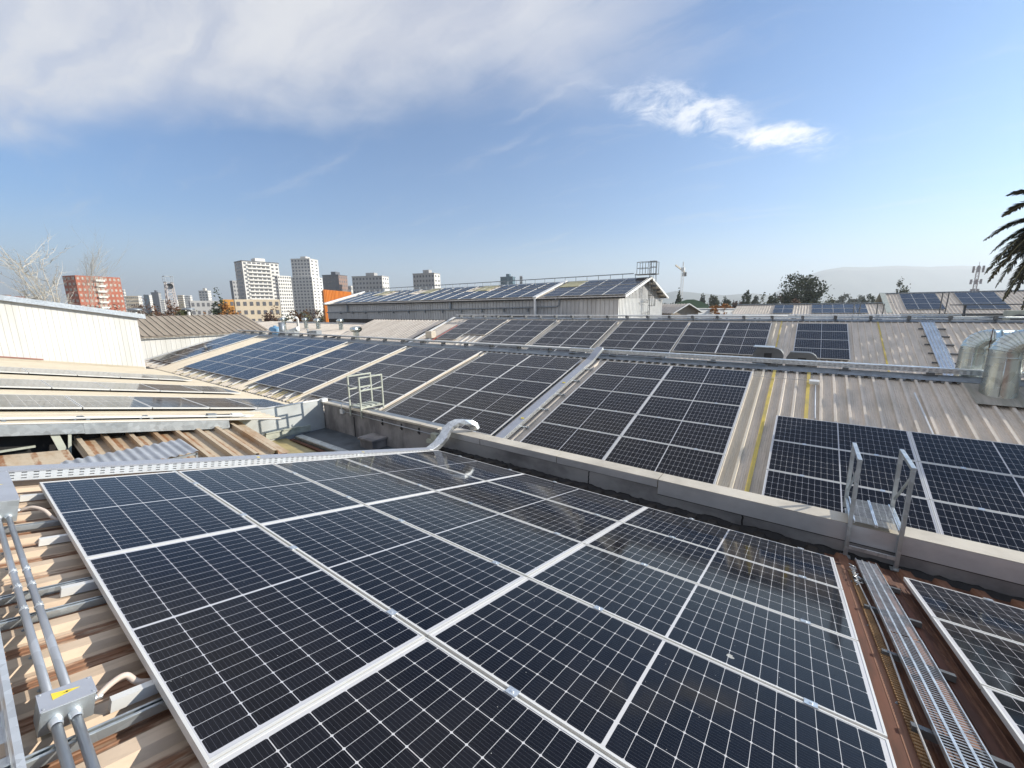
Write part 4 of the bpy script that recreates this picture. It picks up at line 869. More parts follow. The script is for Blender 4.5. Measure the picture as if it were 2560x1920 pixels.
for k, y in enumerate((8.9, 12.4)):
    r = empty('roof_vent', (-38, y, 1.2), 'white mushroom vent on the brown shed ridge, %s one' % ('left', 'right')[k], 'vent', 'ridge vents'); MB().tube([(-38, y, 1.1), (-38, y, 1.75)], .11, 10).build('stack', M['white'], r, True); MB().lathe((-38, y, 1.7), [(.1, 0), (.5, .02), (.42, .16), (0, .22)], 14).build('cap', M['galvdark'], r, True)
# pale corrugated roofs with turbine vents
r = empty('low_roof', (-27, 23, GZ), 'pale corrugated roof sloping down behind the middle roof ridge', 'roof')
RP = Roof(27.3, .45, 19.2, -1); ribsheet(RP.P, -32.6, -21.9, 8.6, 0, .42, .11, .07, 0, 0, 1).build('roof_sheet', M['whiteroof'], r)
b = MB(); b.bb((-32.6, 27.3, GZ), (-21.9, 27.4, .35)); b.bb((-21.95, 19.5, GZ), (-20.4, 27.3, -2.2)); b.build('wall', M['whitewall'], r); b = MB(); b.bar(RP.P(-22, 5, .06), RP.P(-22, .0, .06), .7, .03, RP.n); b.bar(RP.P(-23, 5.2, .03), RP.P(-23, 2.8, .03), .12, .05, RP.n); b.build('patch_sheet', M['whiteroof'], r)
r = empty('low_roof', (-46, 23, GZ), 'flat pale ribbed roof carrying the turbine vents', 'roof')
RQ = Roof(31, -.15, 6, -1); ribsheet(RQ.P, -70, -32.7, 13, 0, .42, .11, .06, 0, 0, 1).build('roof_sheet', M['whiteroof'], r)
b = MB(); b.bb((-70, 31, GZ), (-32.7, 31.1, -.1)); b.bb((-70, 18, GZ), (-32.7, 18.1, -1.6)); b.build('wall', M['whitewall'], r)
for k, (x, y, s_) in enumerate(((-41.6, 22, .95), (-44.5, 26, 1.0), (-41.7, 26, 1.1), (-36.9, 26, 1.05), (-34.5, 26, 1.1))):
    z0 = RQ.P(0, (31-y)/cos(RQ.a), 0).z-.1 if x < -33 else -.6; zt = (.84, .66, .62, .58, -.20)[k]
    if k == 4: x, y, z0, zt = -24.4, 19.6, -2.0, .22
    r = empty('turbine_vent', (x, y, z0), 'round turbine ventilator on a short stack, %s from the left' % ORD[k], 'vent', 'turbine ventilators')
    MB().lathe((x, y, 0), [(.22*s_, z0), (.22*s_, zt-.42)], 14).build('stack', M['duct'], r, True)
    b = MB(); n = 24
    for q in range(n):
        a0, a1 = 2*pi*q/n, 2*pi*(q+.75)/n
        pr = [(.24, -.44), (.40, -.34), (.45, -.22), (.40, -.10), (.24, -.02)]
        for (ra, ha), (rb, hb) in zip(pr, pr[1:]): b.poly([(x+ra*s_*cos(a0), y+ra*s_*sin(a0), zt+ha*s_), (x+ra*.9*s_*cos(a1), y+ra*.9*s_*sin(a1), zt+ha*s_), (x+rb*.9*s_*cos(a1), y+rb*.9*s_*sin(a1), zt+hb*s_), (x+rb*s_*cos(a0), y+rb*s_*sin(a0), zt+hb*s_)])
    b.lathe((x, y, zt), [(.36*s_, -.24), (.36*s_, -.1), (.25*s_, -.02), (0, 0.0)], 16); b.build('turbine_head', M['duct'], r, True)
single(MB().lathe((-40.5, 20.5, -1.1), [(.55, 0), (.6, .1), (.6, .75), (.45, .95), (.15, 1.0), (.15, 1.1), (0, 1.1)], 18), 'water_tank', M['blue'], 'blue plastic water tank on the flat pale roof', 'tank', None, True)
single(MB().tube([(-39.2, 20.6, -1.2), (-39.2, 20.6, .35)], .28, 12), 'vent_stack', M['galvdark'], 'dark upright vent stack beside the blue tank', 'vent', None, True)
b = MB(); b.tube([(-41.5, 23.5, -1), (-41.5, 23.5, .6), (-41.3, 23.3, .75), (-40.9, 23.0, .75)], .14, 10); single(b, 'gooseneck_vent', M['white'], 'white gooseneck pipe on the flat pale roof', 'vent', None, True)
b = MB(); b.box((-37.9, 21.0, -.75), (1.1, .8, .55), Matrix.Rotation(.5, 3, 'Z')); b.tube([(-38.3, 21, -.6), (-37.2, 21.3, -.3)], .2, 10); single(b, 'fan_unit', M['galv'], 'shiny crumpled fan unit and duct beside the dark vent stack', 'fan')
b = MB(); b.box((-35.2, 22, -.75), (1.0, .7, .5), Matrix.Rotation(.3, 3, 'Z')); b.bar((-35.9, 21.6, -1.1), (-35.9, 21.6, -.3), .12); single(b, 'fan_unit', M['galvdark'], 'dark fan box between the turbine ventilators', 'fan')

# ------------------------------------------------------------------ gabled hall with its own panels
HY, HXL, HXR = 34.3, -53.6, -7.55
r = empty('gabled_hall', (-30, 41, GZ), 'long grey gabled hall with white gable end, solar panels and ridge railing', 'hall')
RH = Roof(40.95, 4.42, 15.16, -1); RHB = Roof(40.95, 4.42, 16.3, 1)
ribsheet(lambda x, s, off: Vector((x, HY-off, .27+(2.42-.27)*s)), HXL, HXR, 0, 1, .42, .035, -.05, 0, 0, 1).build('wall', M['greywall'], r)
b = MB(); b.bb((HXL, HY+.05, GZ), (-18, HY+.2, .27)); b.build('wall', pbr('dark_lower_wall', (.075, .065, .055), .9), r)
b = MB(); b.bb((-18, HY+.01, GZ), (HXR, HY+.2, .27)); b.build('wall', M['greywall'], r)
mb = MB(); ribsheet(lambda x, s, off: Vector((HXR+off, x, GZ+(2.3-GZ)*s)), HY, 47.5, 0, 1, .36, .06, .06, 0, 0, 1, mb); mb.build('wall', M['white'], r)
mb = MB(); n = 30
for i in range(n):
    ya, yb = HY+.9+(47.2-HY-1.2)*i/n, HY+.9+(47.2-HY-1.2)*(i+.7)/n
    zt = lambda y: 4.25-abs(y-40.95)*.272; mb.poly([(HXR-.05, ya, 2.2), (HXR-.05, yb, 2.2), (HXR-.05, yb, zt(yb)), (HXR-.05, ya, zt(ya))]); yc = HY+.9+(47.2-HY-1.2)*(i+1)/n; mb.poly([(HXR-.12, yb, 2.2), (HXR-.12, yc, 2.2), (HXR-.12, yc, zt(yc)), (HXR-.12, yb, zt(yb))])
mb.build('gable_boarding', M['greywall'], r)
ribsheet(RH.P, HXL, -6.85, 7.25, 0, .42, .05, .04, -.14, 0, 1).build('roof_sheet', M['weath'], r); ribsheet(RHB.P, HXL, -6.85, 0, 6.7, .42, .05, .04, -.14, 0, 1).build('roof_sheet', M['weath'], r)
b = MB(); b.bar(RH.P(-6.83, 7.25, -.1), RH.P(-6.83, 0, -.1), .06, .2, RH.n); b.bar(RHB.P(-6.83, 6.7, -.1), RHB.P(-6.83, 0, -.1), .06, .2, RHB.n); b.bar(RH.P(HXL, 7.4, 0), RH.P(HXL, 0, 0), .5, .2, RH.n); b.parts('bargeboard', M['white'], r)
b = MB()
for k in range(5): b.bar(RHB.P(-7.5, .8+1.3*k, -.26), RHB.P(-6.9, .8+1.3*k, -.26), .12, .14, RHB.n)
for k in range(5): b.bar(RH.P(-7.5, .8+1.3*k, -.26), RH.P(-6.9, .8+1.3*k, -.26), .12, .14, RH.n)
b.parts('purlin', M['darksteel'], r)
b = MB(); b.bar(RH.P(HXL, 7.2, -.22), RH.P(-6.9, 7.2, -.22), .16, .14); b.build('eave_gutter', M['black'], r)
b = MB(); b.bar(RH.P(HXL, .18, -.06), RH.P(-6.85, .18, -.06), .4, .03, RH.n); b.build('ridge_cap', M['galvdark'], r)
# big wall pipe with upturned end, brackets, downpipe and roof tray
b = MB(); b.tube([(HXL, 34.15, 1.18), (-27.6, 34.15, 1.46), (-13.7, 34.15, 1.62), (-13.4, 34.15, 1.75), (-13.35, 34.15, 2.25), (-13.5, 34.1, 2.38), (-13.7, 33.95, 2.3)], .07, 8); b.build('wall_pipe', M['galvdark'], r, True)
b = MB()
for x, z0, z1 in ((-48.1, 1.3, 2.5), (-27.6, 1.5, 2.4)): b.tube([(x, 34.12, z0), (x, 34.12, z1)], .12, 6)
for k in range(12): x = -50+3*k; b.bb((x, 34.1, 1.0+.012*k), (x+.1, 34.25, 1.35+.012*k))
b.parts('pipe_bracket', M['galvdark'], r)
b = MB(); b.bar(RH.P(-16.2, .2, .05), RH.P(-15.95, 7.35, .05), .42, .12, RH.n); b.bar((-15.95, 34.0, 2.45), (-15.95, 34.0, .7), .22, .22); b.build('downpipe', M['white'], r)
b = MB(); b.bb((-20.5, 32.2, .82), (-17.2, 34.2, .90)); b.bb((-17.6, 31.6, .56), (-11.8, 34.2, .64)); b.parts('lean_to_roof', M['galvdark'], r)
b = MB()
for x in (-20.2, -19.2, -18.2, -17, -14, -12): b.bb((x, 32.4, -.6), (x+.08, 32.5, .6 if x > -17.5 else .82)); 
b.parts('lean_to_post', M['darksteel'], r)
for k, (xa, xb) in enumerate(((-15.6, -13.35), (-27.55, -25.35), (-37.2, -35.1), (-47.2, -45.1))): b = MB(); b.bar(RH.P((xa+xb)/2, .5, -.02), RH.P((xa+xb)/2, 2.95, -.02), xb-xa, .05, RH.n); b.build('skylight', M['patch'], r)
# ridge railing
b = MB()
for q in range(34): x = -52+1.32*q; b.bar((x, 40.9, 4.3), (x, 40.9, 4.78), .05, .05, (0, 1, 0))
b.bar((-52, 40.9, 4.78), (-8.6, 40.9, 4.80), .07, .09); b.build('ridge_railing', M['galvdark'], r)
# caged ladder and roof landing
l = empty('ladder', (-7.3, 41, -1), 'dark caged ladder and roof landing on the white gable end', 'ladder')
b = MB(); LX = -7.0
for y in (40.75, 41.2): b.bar((LX, y, -1.2), (LX, y, 5.9), .05, .05, (0, 1, 0))
b.build('rail', M['darksteel'], l); b = MB(); 
for k in range(23): b.bar((LX, 40.75, -1+.3*k), (LX, 41.2, -1+.3*k), .03)
b.parts('rung', M['darksteel'], l)
b = MB(); CX = LX+.6
for z in (1.6, 2.6, 3.6, 4.6, 5.3, 5.85): b.tube([(LX, 40.75, z), (CX-.2, 40.6, z), (CX, 40.98, z), (CX-.2, 41.35, z), (LX, 41.2, z)], .025, 5)
for y, x in ((40.62, CX-.2), (40.98, CX), (41.33, CX-.2)): b.bar((x, y, 1.6), (x, y, 5.85), .03, .03, (0, 1, 0))
b.build('cage', M['darksteel'], l)
b = MB(); b.bb((-8.4, 40.5, 4.62), (-6.3, 41.5, 4.68)); b.build('landing', M['darksteel'], l)
b = MB()
for x in (-8.2, -7.65, -7.1):
    for y in (40.55, 41.45): b.bar((x, y, 4.68), (x, y, 5.85), .04, .04, (0, 1, 0))
for z in (5.25, 5.83):
    for y in (40.55, 41.45): b.bar((-8.2, y, z), (-7.1, y, z), .04)
    b.bar((-8.2, 40.55, z), (-8.2, 41.45, z), .04)
for y in (40.6, 41.45): b.bar((-6.35, y, 4.66), (-6.35, y, 5.8), .04, .04, (0, 1, 0)); b.bar((-7.1, y, 5.8), (-6.35, y, 5.8), .04)
b.bar((-8.4, 41, 2.2), (-7.2, 41, 2.2), .03); b.build('guard_rail', M['darksteel'], l)
b = MB()
for z in (.7, 1.9): b.bar((-7.45, 39.3, z), (-7.1, 41, z), .05); b.bar((-7.45, 42.6, z+.3), (-7.1, 41.1, z+.3), .05)
b.parts('stay', M['darksteel'], l)
gh = 'small panels on the gabled hall'
skyl = [(-15.7, -13.3), (-27.7, -25.2), (-37.3, -35.0), (-47.3, -45.0), (-16.6, -15.6)]
n = 0
for i in range(21):
    x = -7.0-PITX*(i+.5) - (.65 if i >= 4 else 0)
    for j in range(3): panel(RH, x, 6.85-1.19*(j+.5), 'small solar panel on the hall, lower bank, %s, %s from the gable' % (('bottom row', 'middle row', 'top row')[j], ORD[i]), gh, 0, 0, True, 1.12)
    if any(a < x+.9 and x-.9 < c for a, c in skyl[:4]): continue
    for j in range(2): panel(RH, x, 3.0-1.19*(j+.5), 'small solar panel on the hall, upper bank, %s, %s from the gable' % (('lower row', 'upper row')[j], ORD[i]), gh, 0, 0, True, 1.12)
for i in range(21):
    x = -7.0-PITX*i - (.65 if i >= 4 else 0); b = MB(); b.bar(RH.P(x, 6.95, .0), RH.P(x, 3.25, .0), .05, .03, RH.n); b.bar(RH.P(x, 3.05, .0), RH.P(x, .45, .0), .05, .03, RH.n)
    single(b, 'mounting_rail', M['alu'], 'white rail between the hall panels, %s from the gable' % ORD[i], 'rail', 'rails on the hall roof')
r = empty('orange_building', (-60, 45, GZ), 'orange corrugated building beside the left end of the gabled hall', 'building')
A = pt(811, 760, 74); B_ = pt(880, 760, 86); d = (B_-A); d.z = 0
ribsheet(lambda x, s, off: Vector((A.x, A.y, 0))+d*x+Vector((0, 0, GZ+(pt(811, 724, 74).z-GZ)*s))+Vector((d.y, -d.x, 0)).normalized()*off, 0, 1, 0, 1, .05, .012, .12, 0, 0, 1).build('wall', M['orange'], r)
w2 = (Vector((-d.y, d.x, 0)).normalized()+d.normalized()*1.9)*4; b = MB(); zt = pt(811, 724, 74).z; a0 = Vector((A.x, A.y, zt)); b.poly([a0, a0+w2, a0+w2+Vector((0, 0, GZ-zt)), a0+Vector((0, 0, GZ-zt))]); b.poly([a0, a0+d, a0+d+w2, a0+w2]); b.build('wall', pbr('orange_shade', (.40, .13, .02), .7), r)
# ------------------------------------------------------------------ distant roofs on the right
def aty(px, py, Y):
    d = FW + RT*((px-1280)/F) + DN*((py-960)/F); return CAM + d*((Y-CAM.y)/d.y)
def rpanel(roof, x, s, label, group):
    P = roof.P(x, s, .12); Rm = roof.mat3() @ Matrix.Rotation(pi/2, 3, 'Z'); o = bpy.data.objects.new('solar_panel', ME_FAR); COL.objects.link(o); o.matrix_world = Matrix.Translation(P) @ Rm.to_4x4(); tag(o, label, 'solar panel', group)
G0 = aty(2200, 735, 70); XG = G0.x
RG = Roof(70, G0.z, 16.6, -1); RG2 = Roof(70, G0.z, 16.6, 1)
r = empty('warehouse', (XG+20, 68, GZ), 'far gabled warehouse on the right behind the palm fronds', 'warehouse')
ribsheet(RG.P, XG+.3, XG+45, 8.2, 0, .3, .05, .05, 0, 0, 1).build('roof_sheet', M['weath'], r); ribsheet(RG2.P, XG+.3, XG+45, 8.2, 0, .3, .05, .05, 0, 0, 1).build('roof_sheet', M['weath'], r)
b = MB(); b.bar(RG.P(XG+.2, 8.3, .08), RG.P(XG+.2, 0, .08), .5, .16, RG.n); b.bar(RG2.P(XG+.2, 8.3, .08), RG2.P(XG+.2, 0, .08), .5, .16, RG2.n); b.build('verge', M['steelpaint'], r)
b = MB(); b.poly([(XG+1.2, 62.6, GZ), (XG+1.2, 77.4, GZ), (XG+1.2, 77.4, G0.z-2.3), (XG+1.2, 70, G0.z-.05), (XG+1.2, 62.6, G0.z-2.3)]); b.build('gable_wall', M['darksteel'], r)
b = MB(); b.bb((XG+1.2, 62.5, GZ), (XG+45, 62.6, G0.z-2.3)); b.build('wall', M['greywall'], r); MB().bar((XG+.2, 70, G0.z+.05), (XG+45, 70, G0.z+.05), .5, .12).build('ridge_cap', M['galvdark'], r)
b = MB()
for xa in (XG+12.6, XG+13.4): b.bar(RG.P(xa, 8, .1), RG.P(xa, .2, .1), .35, .12, RG.n)
b.build('roof_tray', M['galvdark'], r)
gg = 'panels on the far gabled warehouse'
for bi, (x0, nc, nm) in enumerate(((XG+1.7, 3, 'first block from its gable'), (XG+6.4, 3, 'second block from its gable'), (XG+14.2, 5, 'third block from its gable'))):
    for i in range(nc):
        for j in range(3): rpanel(RG, x0+1.06*(i+.5), .55+2.13*(j+.5), 'far solar panel, %s, %s row, %s from left' % (nm, ('top', 'middle', 'bottom')[j], ORD[i]), gg)
L0 = aty(1935, 765, 66); RLw = Roof(66.6, L0.z+.15, 13, -1); RLw2 = Roof(66.6, L0.z+.15, 13, 1)
r = empty('warehouse', (10, 66, GZ), 'low far warehouse with a single row of panels left of the far gable', 'warehouse')
ribsheet(RLw.P, L0.x-4.5, XG+1.0, 9, 0, .3, .05, .05, 0, 0, 1).build('roof_sheet', M['weath'], r); ribsheet(RLw2.P, L0.x-4.5, XG+1, 9, 0, .3, .05, .05, 0, 0, 1).build('roof_sheet', M['weath'], r)
b = MB(); b.bb((L0.x-4.4, 57.8, GZ), (XG+1, 57.9, L0.z-1.9)); b.poly([(L0.x-4.4, 57.8, GZ), (L0.x-4.4, 75, GZ), (L0.x-4.4, 75, L0.z-1.9), (L0.x-4.4, 66.6, L0.z), (L0.x-4.4, 57.8, L0.z-1.9)]); b.build('wall', M['whitewall'], r); MB().bar((L0.x-4.5, 66.6, L0.z+.25), (XG+1, 66.6, L0.z+.25), .5, .12).build('ridge_cap', M['galvdark'], r)
for bi, (pxa, nc) in enumerate(((1937, 2), (2029, 5))):
    x0 = aty(pxa, 768, 66).x
    for i in range(nc): 
        for j in range(2): rpanel(RLw, x0+1.06*(i+.5), .5+2.3*(j+.5), 'far solar panel on the low warehouse, %s group, %s row, %s from left' % (('left', 'right')[bi], ('upper', 'lower')[j], ORD[i]), 'panels on the low far warehouse')
b = MB()
for k in range(3): b.bb((L0.x-2+5*k, 57.0, L0.z-1.6), (L0.x+2.0+5*k, 57.6, L0.z-1.45))
b.bb((L0.x-6, 48, L0.z-1.7), (XG+6, 49.5, L0.z-1.55)); single(b, 'cable_tray', M['galvbright'], 'long pale flat trays in front of the low far warehouse', 'cable tray')
# small ribbed gable roof right of the hall
q0 = pt(1660, 763, 62); q1 = pt(1718, 760, 58); d = (q1-q0); d.z = 0; d.normalize(); pr = Vector((d.y, -d.x, 0)); zR = q1.z
r = empty('shed', (q1.x, q1.y, GZ), 'small pale ribbed gable-roofed shed right of the white gable end', 'shed')
def PS(sg): return lambda x, s, off: Vector((q1.x, q1.y, zR))+d*x+pr*(sg*s*cos(.42))+Vector((0, 0, -s*sin(.42)+off))
ribsheet(PS(1), -9, .35, 0, 3.2, .5, .1, .07, 0, 0, 1).build('roof_sheet', M['whiteroof'], r); ribsheet(PS(-1), -9, .35, 0, 3.2, .5, .1, .07, 0, 0, 1).build('roof_sheet', M['whiteroof'], r)
b = MB(); f = PS(1); f2 = PS(-1); b.poly([f(-.3, 2.9, 0), f(-.3, 0, 0), f2(-.3, 2.9, 0), f2(-.3, 2.9, -5), f(-.3, 2.9, -5)]); b.poly([f(-9, 2.9, -5), f(-.3, 2.9, -5), f(-.3, 2.9, 0), f(-9, 2.9, 0)]); b.build('wall', M['brownroof'], r)
b = MB(); b.bar(f(.36, 3.2, .03), f(.36, 0, .03), .1, .14); b.bar(f2(.36, 3.2, .03), f2(.36, 0, .03), .1, .14); b.build('verge', M['white'], r)
# white wall with brown creeper beyond the back ridge
a = pt(1725, 777, 60); c = pt(1905, 777, 66); w = MB(); w.poly([(a.x, a.y, GZ), (c.x, c.y, GZ), (c.x, c.y, c.z+.35), (a.x, a.y, a.z+.35)]); w.bar((a.x, a.y, a.z+.35), (c.x, c.y, c.z+.35), .3, .1)
single(w, 'boundary_wall', M['white'], 'white boundary wall with brown creeper beyond the back ridge', 'wall')

# ------------------------------------------------------------------ foliage
def leafmat(name, c1, c2, rough=.7):
    m, t, b = mat(name); geo = nn(t, 'ShaderNodeNewGeometry'); co = nn(t, 'ShaderNodeTexCoord').outputs['Object']
    c = mixc(t, geo.outputs['Random Per Island'], c1, c2); c = mixc(t, ramp(t, noise(t, co, .9, 3), .4, .7, 0, .6), c, tuple(x*.55 for x in c1)); t.links.new(c, b.inputs['Base Color']); b.inputs['Roughness'].default_value = rough; b.inputs['Specular IOR Level'].default_value = .2; return m
LM = {'dark': leafmat('leaf_dark', (.045, .062, .032), (.085, .105, .052)), 'olive': leafmat('leaf_olive', (.075, .085, .035), (.12, .12, .05)), 'brown': leafmat('leaf_brown', (.13, .065, .04), (.20, .11, .06)), 'orange': leafmat('leaf_orange', (.30, .13, .035), (.42, .20, .06)), 'grey': leafmat('leaf_grey', (.085, .10, .075), (.13, .14, .10)), 'russet': leafmat('leaf_russet', (.085, .045, .035), (.15, .085, .055))}
BARK = pbr('bark', (.16, .12, .09), .9, 0, .2, 3); PALE = pbr('pale_bark', (.50, .46, .39), .85, 0, .12, 3)
def crown(seed, rx, rz, nclump, nleaf, ls, holes=.0, squash=1.):
    R_ = random.Random(seed); mb = MB()
    for i in range(nclump):
        while True:
            p = Vector((R_.uniform(-1, 1), R_.uniform(-1, 1), R_.uniform(-1, 1)))
            if .25 < p.length < 1: break
        p *= (.6+.4*R_.random()); lump = 1+.22*sin(3*p.x+seed)+.18*sin(4*p.z+2*p.y+seed*2); cr = R_.uniform(.16, .30)
        for k in range(nleaf):
            q = Vector((R_.gauss(0, 1), R_.gauss(0, 1), R_.gauss(0, .7)))*cr*.55; c = Vector(((p.x*lump+q.x)*rx, (p.y*lump+q.y)*rx, (p.z*lump*squash+q.z)*rz))
            n = Vector((R_.gauss(0, 1), R_.gauss(0, 1), R_.gauss(.5, 1))).normalized(); u = n.orthogonal().normalized(); u.rotate(Matrix.Rotation(R_.uniform(0, 6.28), 3, n)); v = n.cross(u); s_ = ls*R_.uniform(.6, 1.3)
            mb.poly([c-u*s_-v*s_*.5, c+u*s_*.2-v*s_*.7, c+u*s_, c-u*s_*.1+v*s_*.7])
    return mb
def tree(px0, px1, pyt, D, label, leaf, seed, cat='tree', group=None, nc=60, nl=34, ls=None, low=.12, name='tree', bottom=None):
    top = pt((px0+px1)/2, pyt-(10 if D < 400 and nc < 100 and bottom is None else 0), D); w = (px1-px0)*D/F/2; zb = GZ if bottom is None else bottom; H = top.z-zb
    cb = zb+H*low; rz = (top.z-cb)/2; r = empty(name, (top.x, top.y, zb), label, cat, group)
    mb = crown(seed, w, rz*.92, nc, nl, ls or max(.13*D/60, w*.085))
    for i, v in enumerate(mb.v): mb.v[i] = v + Vector((top.x, top.y, cb+rz))
    mb.build('crown', LM[leaf], r); R_ = random.Random(seed); t_ = MB(); t_.tube([(top.x, top.y, zb), (top.x+.05*w, top.y, cb), (top.x, top.y, cb+rz*1.2)], [w*.10, w*.07, w*.02], 7)
    for k in range(6): a = R_.uniform(0, 6.28); h = R_.uniform(.1, .8); t_.tube([(top.x, top.y, cb+rz*h), (top.x+cos(a)*w*.4, top.y+sin(a)*w*.4, cb+rz*(h+.4)), (top.x+cos(a)*w*.75, top.y+sin(a)*w*.75, cb+rz*(h+.75))], [w*.04, w*.025, w*.008], 5)
    t_.build('trunk', BARK, r); return r
tree(1972, 2068, 674, 120, 'tall dark leafy tree rising above the right roofs', 'dark', 3, nc=150, nl=46, ls=.30, low=.10)
gt = 'trees along the hazy right horizon'
for k, (a, b_, y, D, lf, lb) in enumerate(((1690, 1706, 735, 190, 'dark', 'small round dark tree beside the crane mast'), (1750, 1766, 746, 200, 'grey', 'small grey-green tree left of the horizon row'), (1776, 1800, 741, 190, 'olive', 'pale olive tree next to the green-roofed mound'), (1808, 1830, 739, 180, 'dark', 'dark compact tree in the middle of the horizon row'), (1830, 1856, 751, 150, 'russet', 'low russet tree in the horizon row'), (1854, 1878, 734, 170, 'dark', 'dark flat-topped tree in the horizon row'), (1880, 1902, 742, 180, 'grey', 'grey feathery tree right of the flat-topped one'), (1920, 1952, 731, 140, 'dark', 'bushy dark tree left of the tall tree'), (1900, 1930, 752, 120, 'olive', 'olive bush below the bushy dark tree'), (1948, 1978, 735, 150, 'russet', 'russet thin tree just left of the tall tree'), (1974, 2006, 742, 105, 'brown', 'reddish brown shrub at the foot of the tall tree'), (2060, 2100, 748, 150, 'olive', 'olive tree just right of the tall tree'), (2090, 2128, 744, 260, 'grey', 'hazy grey tree right of the tall tree'), (2128, 2176, 742, 240, 'grey', 'broad hazy grey tree left of the far gable'), (2160, 2200, 745, 160, 'dark', 'dark round tree against the far gable'), (2030, 2064, 750, 115, 'olive', 'green bush under the right side of the tall tree'))):
    tree(a, b_, y, D, lb, lf, 20+k, 'tree', gt, 46, 26, None, .12)
r = tree(2243, 2287, 694, 112, 'small leaning dark tree above the far gabled roof', 'dark', 61, nc=46, nl=34, ls=.22)
for i in range(7): tree(1765+i*20, 1800+i*20, 761-(i % 3)*2, 62+i, 'orange-brown creeper bush on the white boundary wall, %s from the left' % ORD[i], 'orange', 70+i, 'bush', 'creeper bushes', 30, 30, .13, .05, 'bush', -1.2)
# green mound-roofed building
a = pt(1728, 757, 170); b = MB(); prof = [(-7, 0), (-5, 1.6), (-2, 2.5), (1, 2.6), (4, 1.8), (7.5, .2)]; base = Vector((a.x, a.y, 0)); zr_ = a.z-1.2
for (x0, h0), (x1, h1) in zip(prof, prof[1:]): b.poly([base+RT*x0+Vector((0, 0, zr_+h0)), base+RT*x1+Vector((0, 0, zr_+h1)), base+RT*x1+FW*9+Vector((0, 0, zr_+h1)), base+RT*x0+FW*9+Vector((0, 0, zr_+h0))])
b.poly([base+RT*x+Vector((0, 0, zr_+h)) for x, h in prof]+[base+RT*7.5+Vector((0, 0, GZ)), base-RT*7+Vector((0, 0, GZ))])
single(b, 'covered_market', pbr('green_tarp', (.12, .20, .10), .8), 'building with a humped green roof on the right horizon', 'building')
# far wood along the horizon
b = MB(); R_ = random.Random(8)
for i in range(9000):
    D_ = R_.uniform(220, 900); px_ = R_.uniform(-200, 2900); p = pt(px_, 760, D_); hgt = R_.uniform(1, 1)*min(13, 4.5+D_*.014)*R_.random()**.5*(1 if px_ > 1400 else .7); c = Vector((p.x+R_.uniform(-4, 4), p.y+R_.uniform(-4, 4), GZ+hgt)); s_ = R_.uniform(.5, 1.3)
    n = Vector((R_.gauss(0, 1), R_.gauss(0, 1), R_.gauss(.6, 1))).normalized(); u = n.orthogonal().normalized(); v = n.cross(u); b.poly([c-u*s_-v*s_, c+u*s_-v*s_*.6, c+u*s_*.8+v*s_, c-u*s_+v*s_*.5])
single(b, 'far_wood', LM['olive'], 'hazy band of distant tree tops along the horizon', 'wood', kind='stuff')

# bare pale trees at the left
def bare(base, top, seed, spread, label, mt, depth=4, r0=.12, nb=9, sub=5):
    R_ = random.Random(seed); r = empty('bare_tree', base, label, 'tree', None); mb = MB(); base = Vector(base); top = Vector(top); ax = (top-base); L = ax.length; ax.normalize(); sx = ax.orthogonal().normalized()
    def br(p, d, ln, rad, lev):
        pts = [p]; dd = d.copy()
        for k in range(4):
            dd = (dd + Vector((R_.gauss(0, .09), R_.gauss(0, .09), R_.gauss(-.02, .08)))).normalized(); pts.append(pts[-1]+dd*ln/4)
        mb.tube(pts, [rad*(1-.2*k) for k in range(5)], 5 if lev < 2 else 3, 0, False)
        if lev < depth:
            for k in range(sub if lev else nb):
                u = R_.uniform(.2, 1.); i = min(3, int(u*4)); q = pts[i].lerp(pts[i+1], u*4-i); w = sx.copy(); w.rotate(Matrix.Rotation(R_.uniform(0, 6.28), 3, dd)); nd = (dd*.9 + w*spread*R_.uniform(.5, 1.1)).normalized(); br(q, nd, ln*R_.uniform(.38, .62), rad*.5, lev+1)
    br(base, ax, L, r0, 0); mb.build('branches', mt, r); return r
p0 = pt(175, 860, 44)
for k, (tx, ty, sd_) in enumerate(((10, 632, 1),)):
    r = empty('bare_tree', p0, 'leafless pale tree leaning left over the white-clad shed', 'tree'); mbs = []
    R_ = random.Random(6)
    def limb(mb, a, c, rad, sub, lev):
        pts = [a.lerp(c, u)+Vector((R_.gauss(0, .1), R_.gauss(0, .1), .35*sin(u*pi)*(-.5 if lev else .6)))*(0 if u in (0,) else 1) for u in (0, .2, .4, .6, .8, 1.)]
        mb.tube(pts, [rad*(1-.17*i) for i in range(6)], 5 if lev < 2 else 3, 0, False)
        if lev < 3:
            for i in range(sub):
                u = R_.uniform(.18, .97); q = a.lerp(c, u); d = (c-a); w = Vector((R_.gauss(0, 1), R_.gauss(0, 1), R_.gauss(.1, .8))).normalized()*d.length*R_.uniform(.14, .30); limb(mb, q, q+d*R_.uniform(.14, .34)+w, rad*.42, 6, lev+1)
    mb = MB()
    for tx, ty, dd_ in ((10, 632, 44), (52, 640, 46), (100, 640, 43), (130, 690, 45), (22, 702, 44), (75, 722, 46), (45, 650, 45)): limb(mb, p0, pt(tx, ty, dd_), .10, 14, 1)
    mb.build('branches', PALE, r); MB().tube([(p0.x, p0.y, GZ), p0], [.3, .2], 8).build('trunk', PALE, r)
for k, (bx, tx, ty, D, lb) in enumerate(((235, 218, 680, 75, 'thin leafless pale tree in front of the brick block'), (205, 198, 705, 78, 'smaller leafless tree at the left of the brick block'))):
    a = pt(bx, 800, D); bare((a.x, a.y, GZ), pt(tx, ty, D), 30+k, .35, lb, PALE, 3, .06, 12, 5)
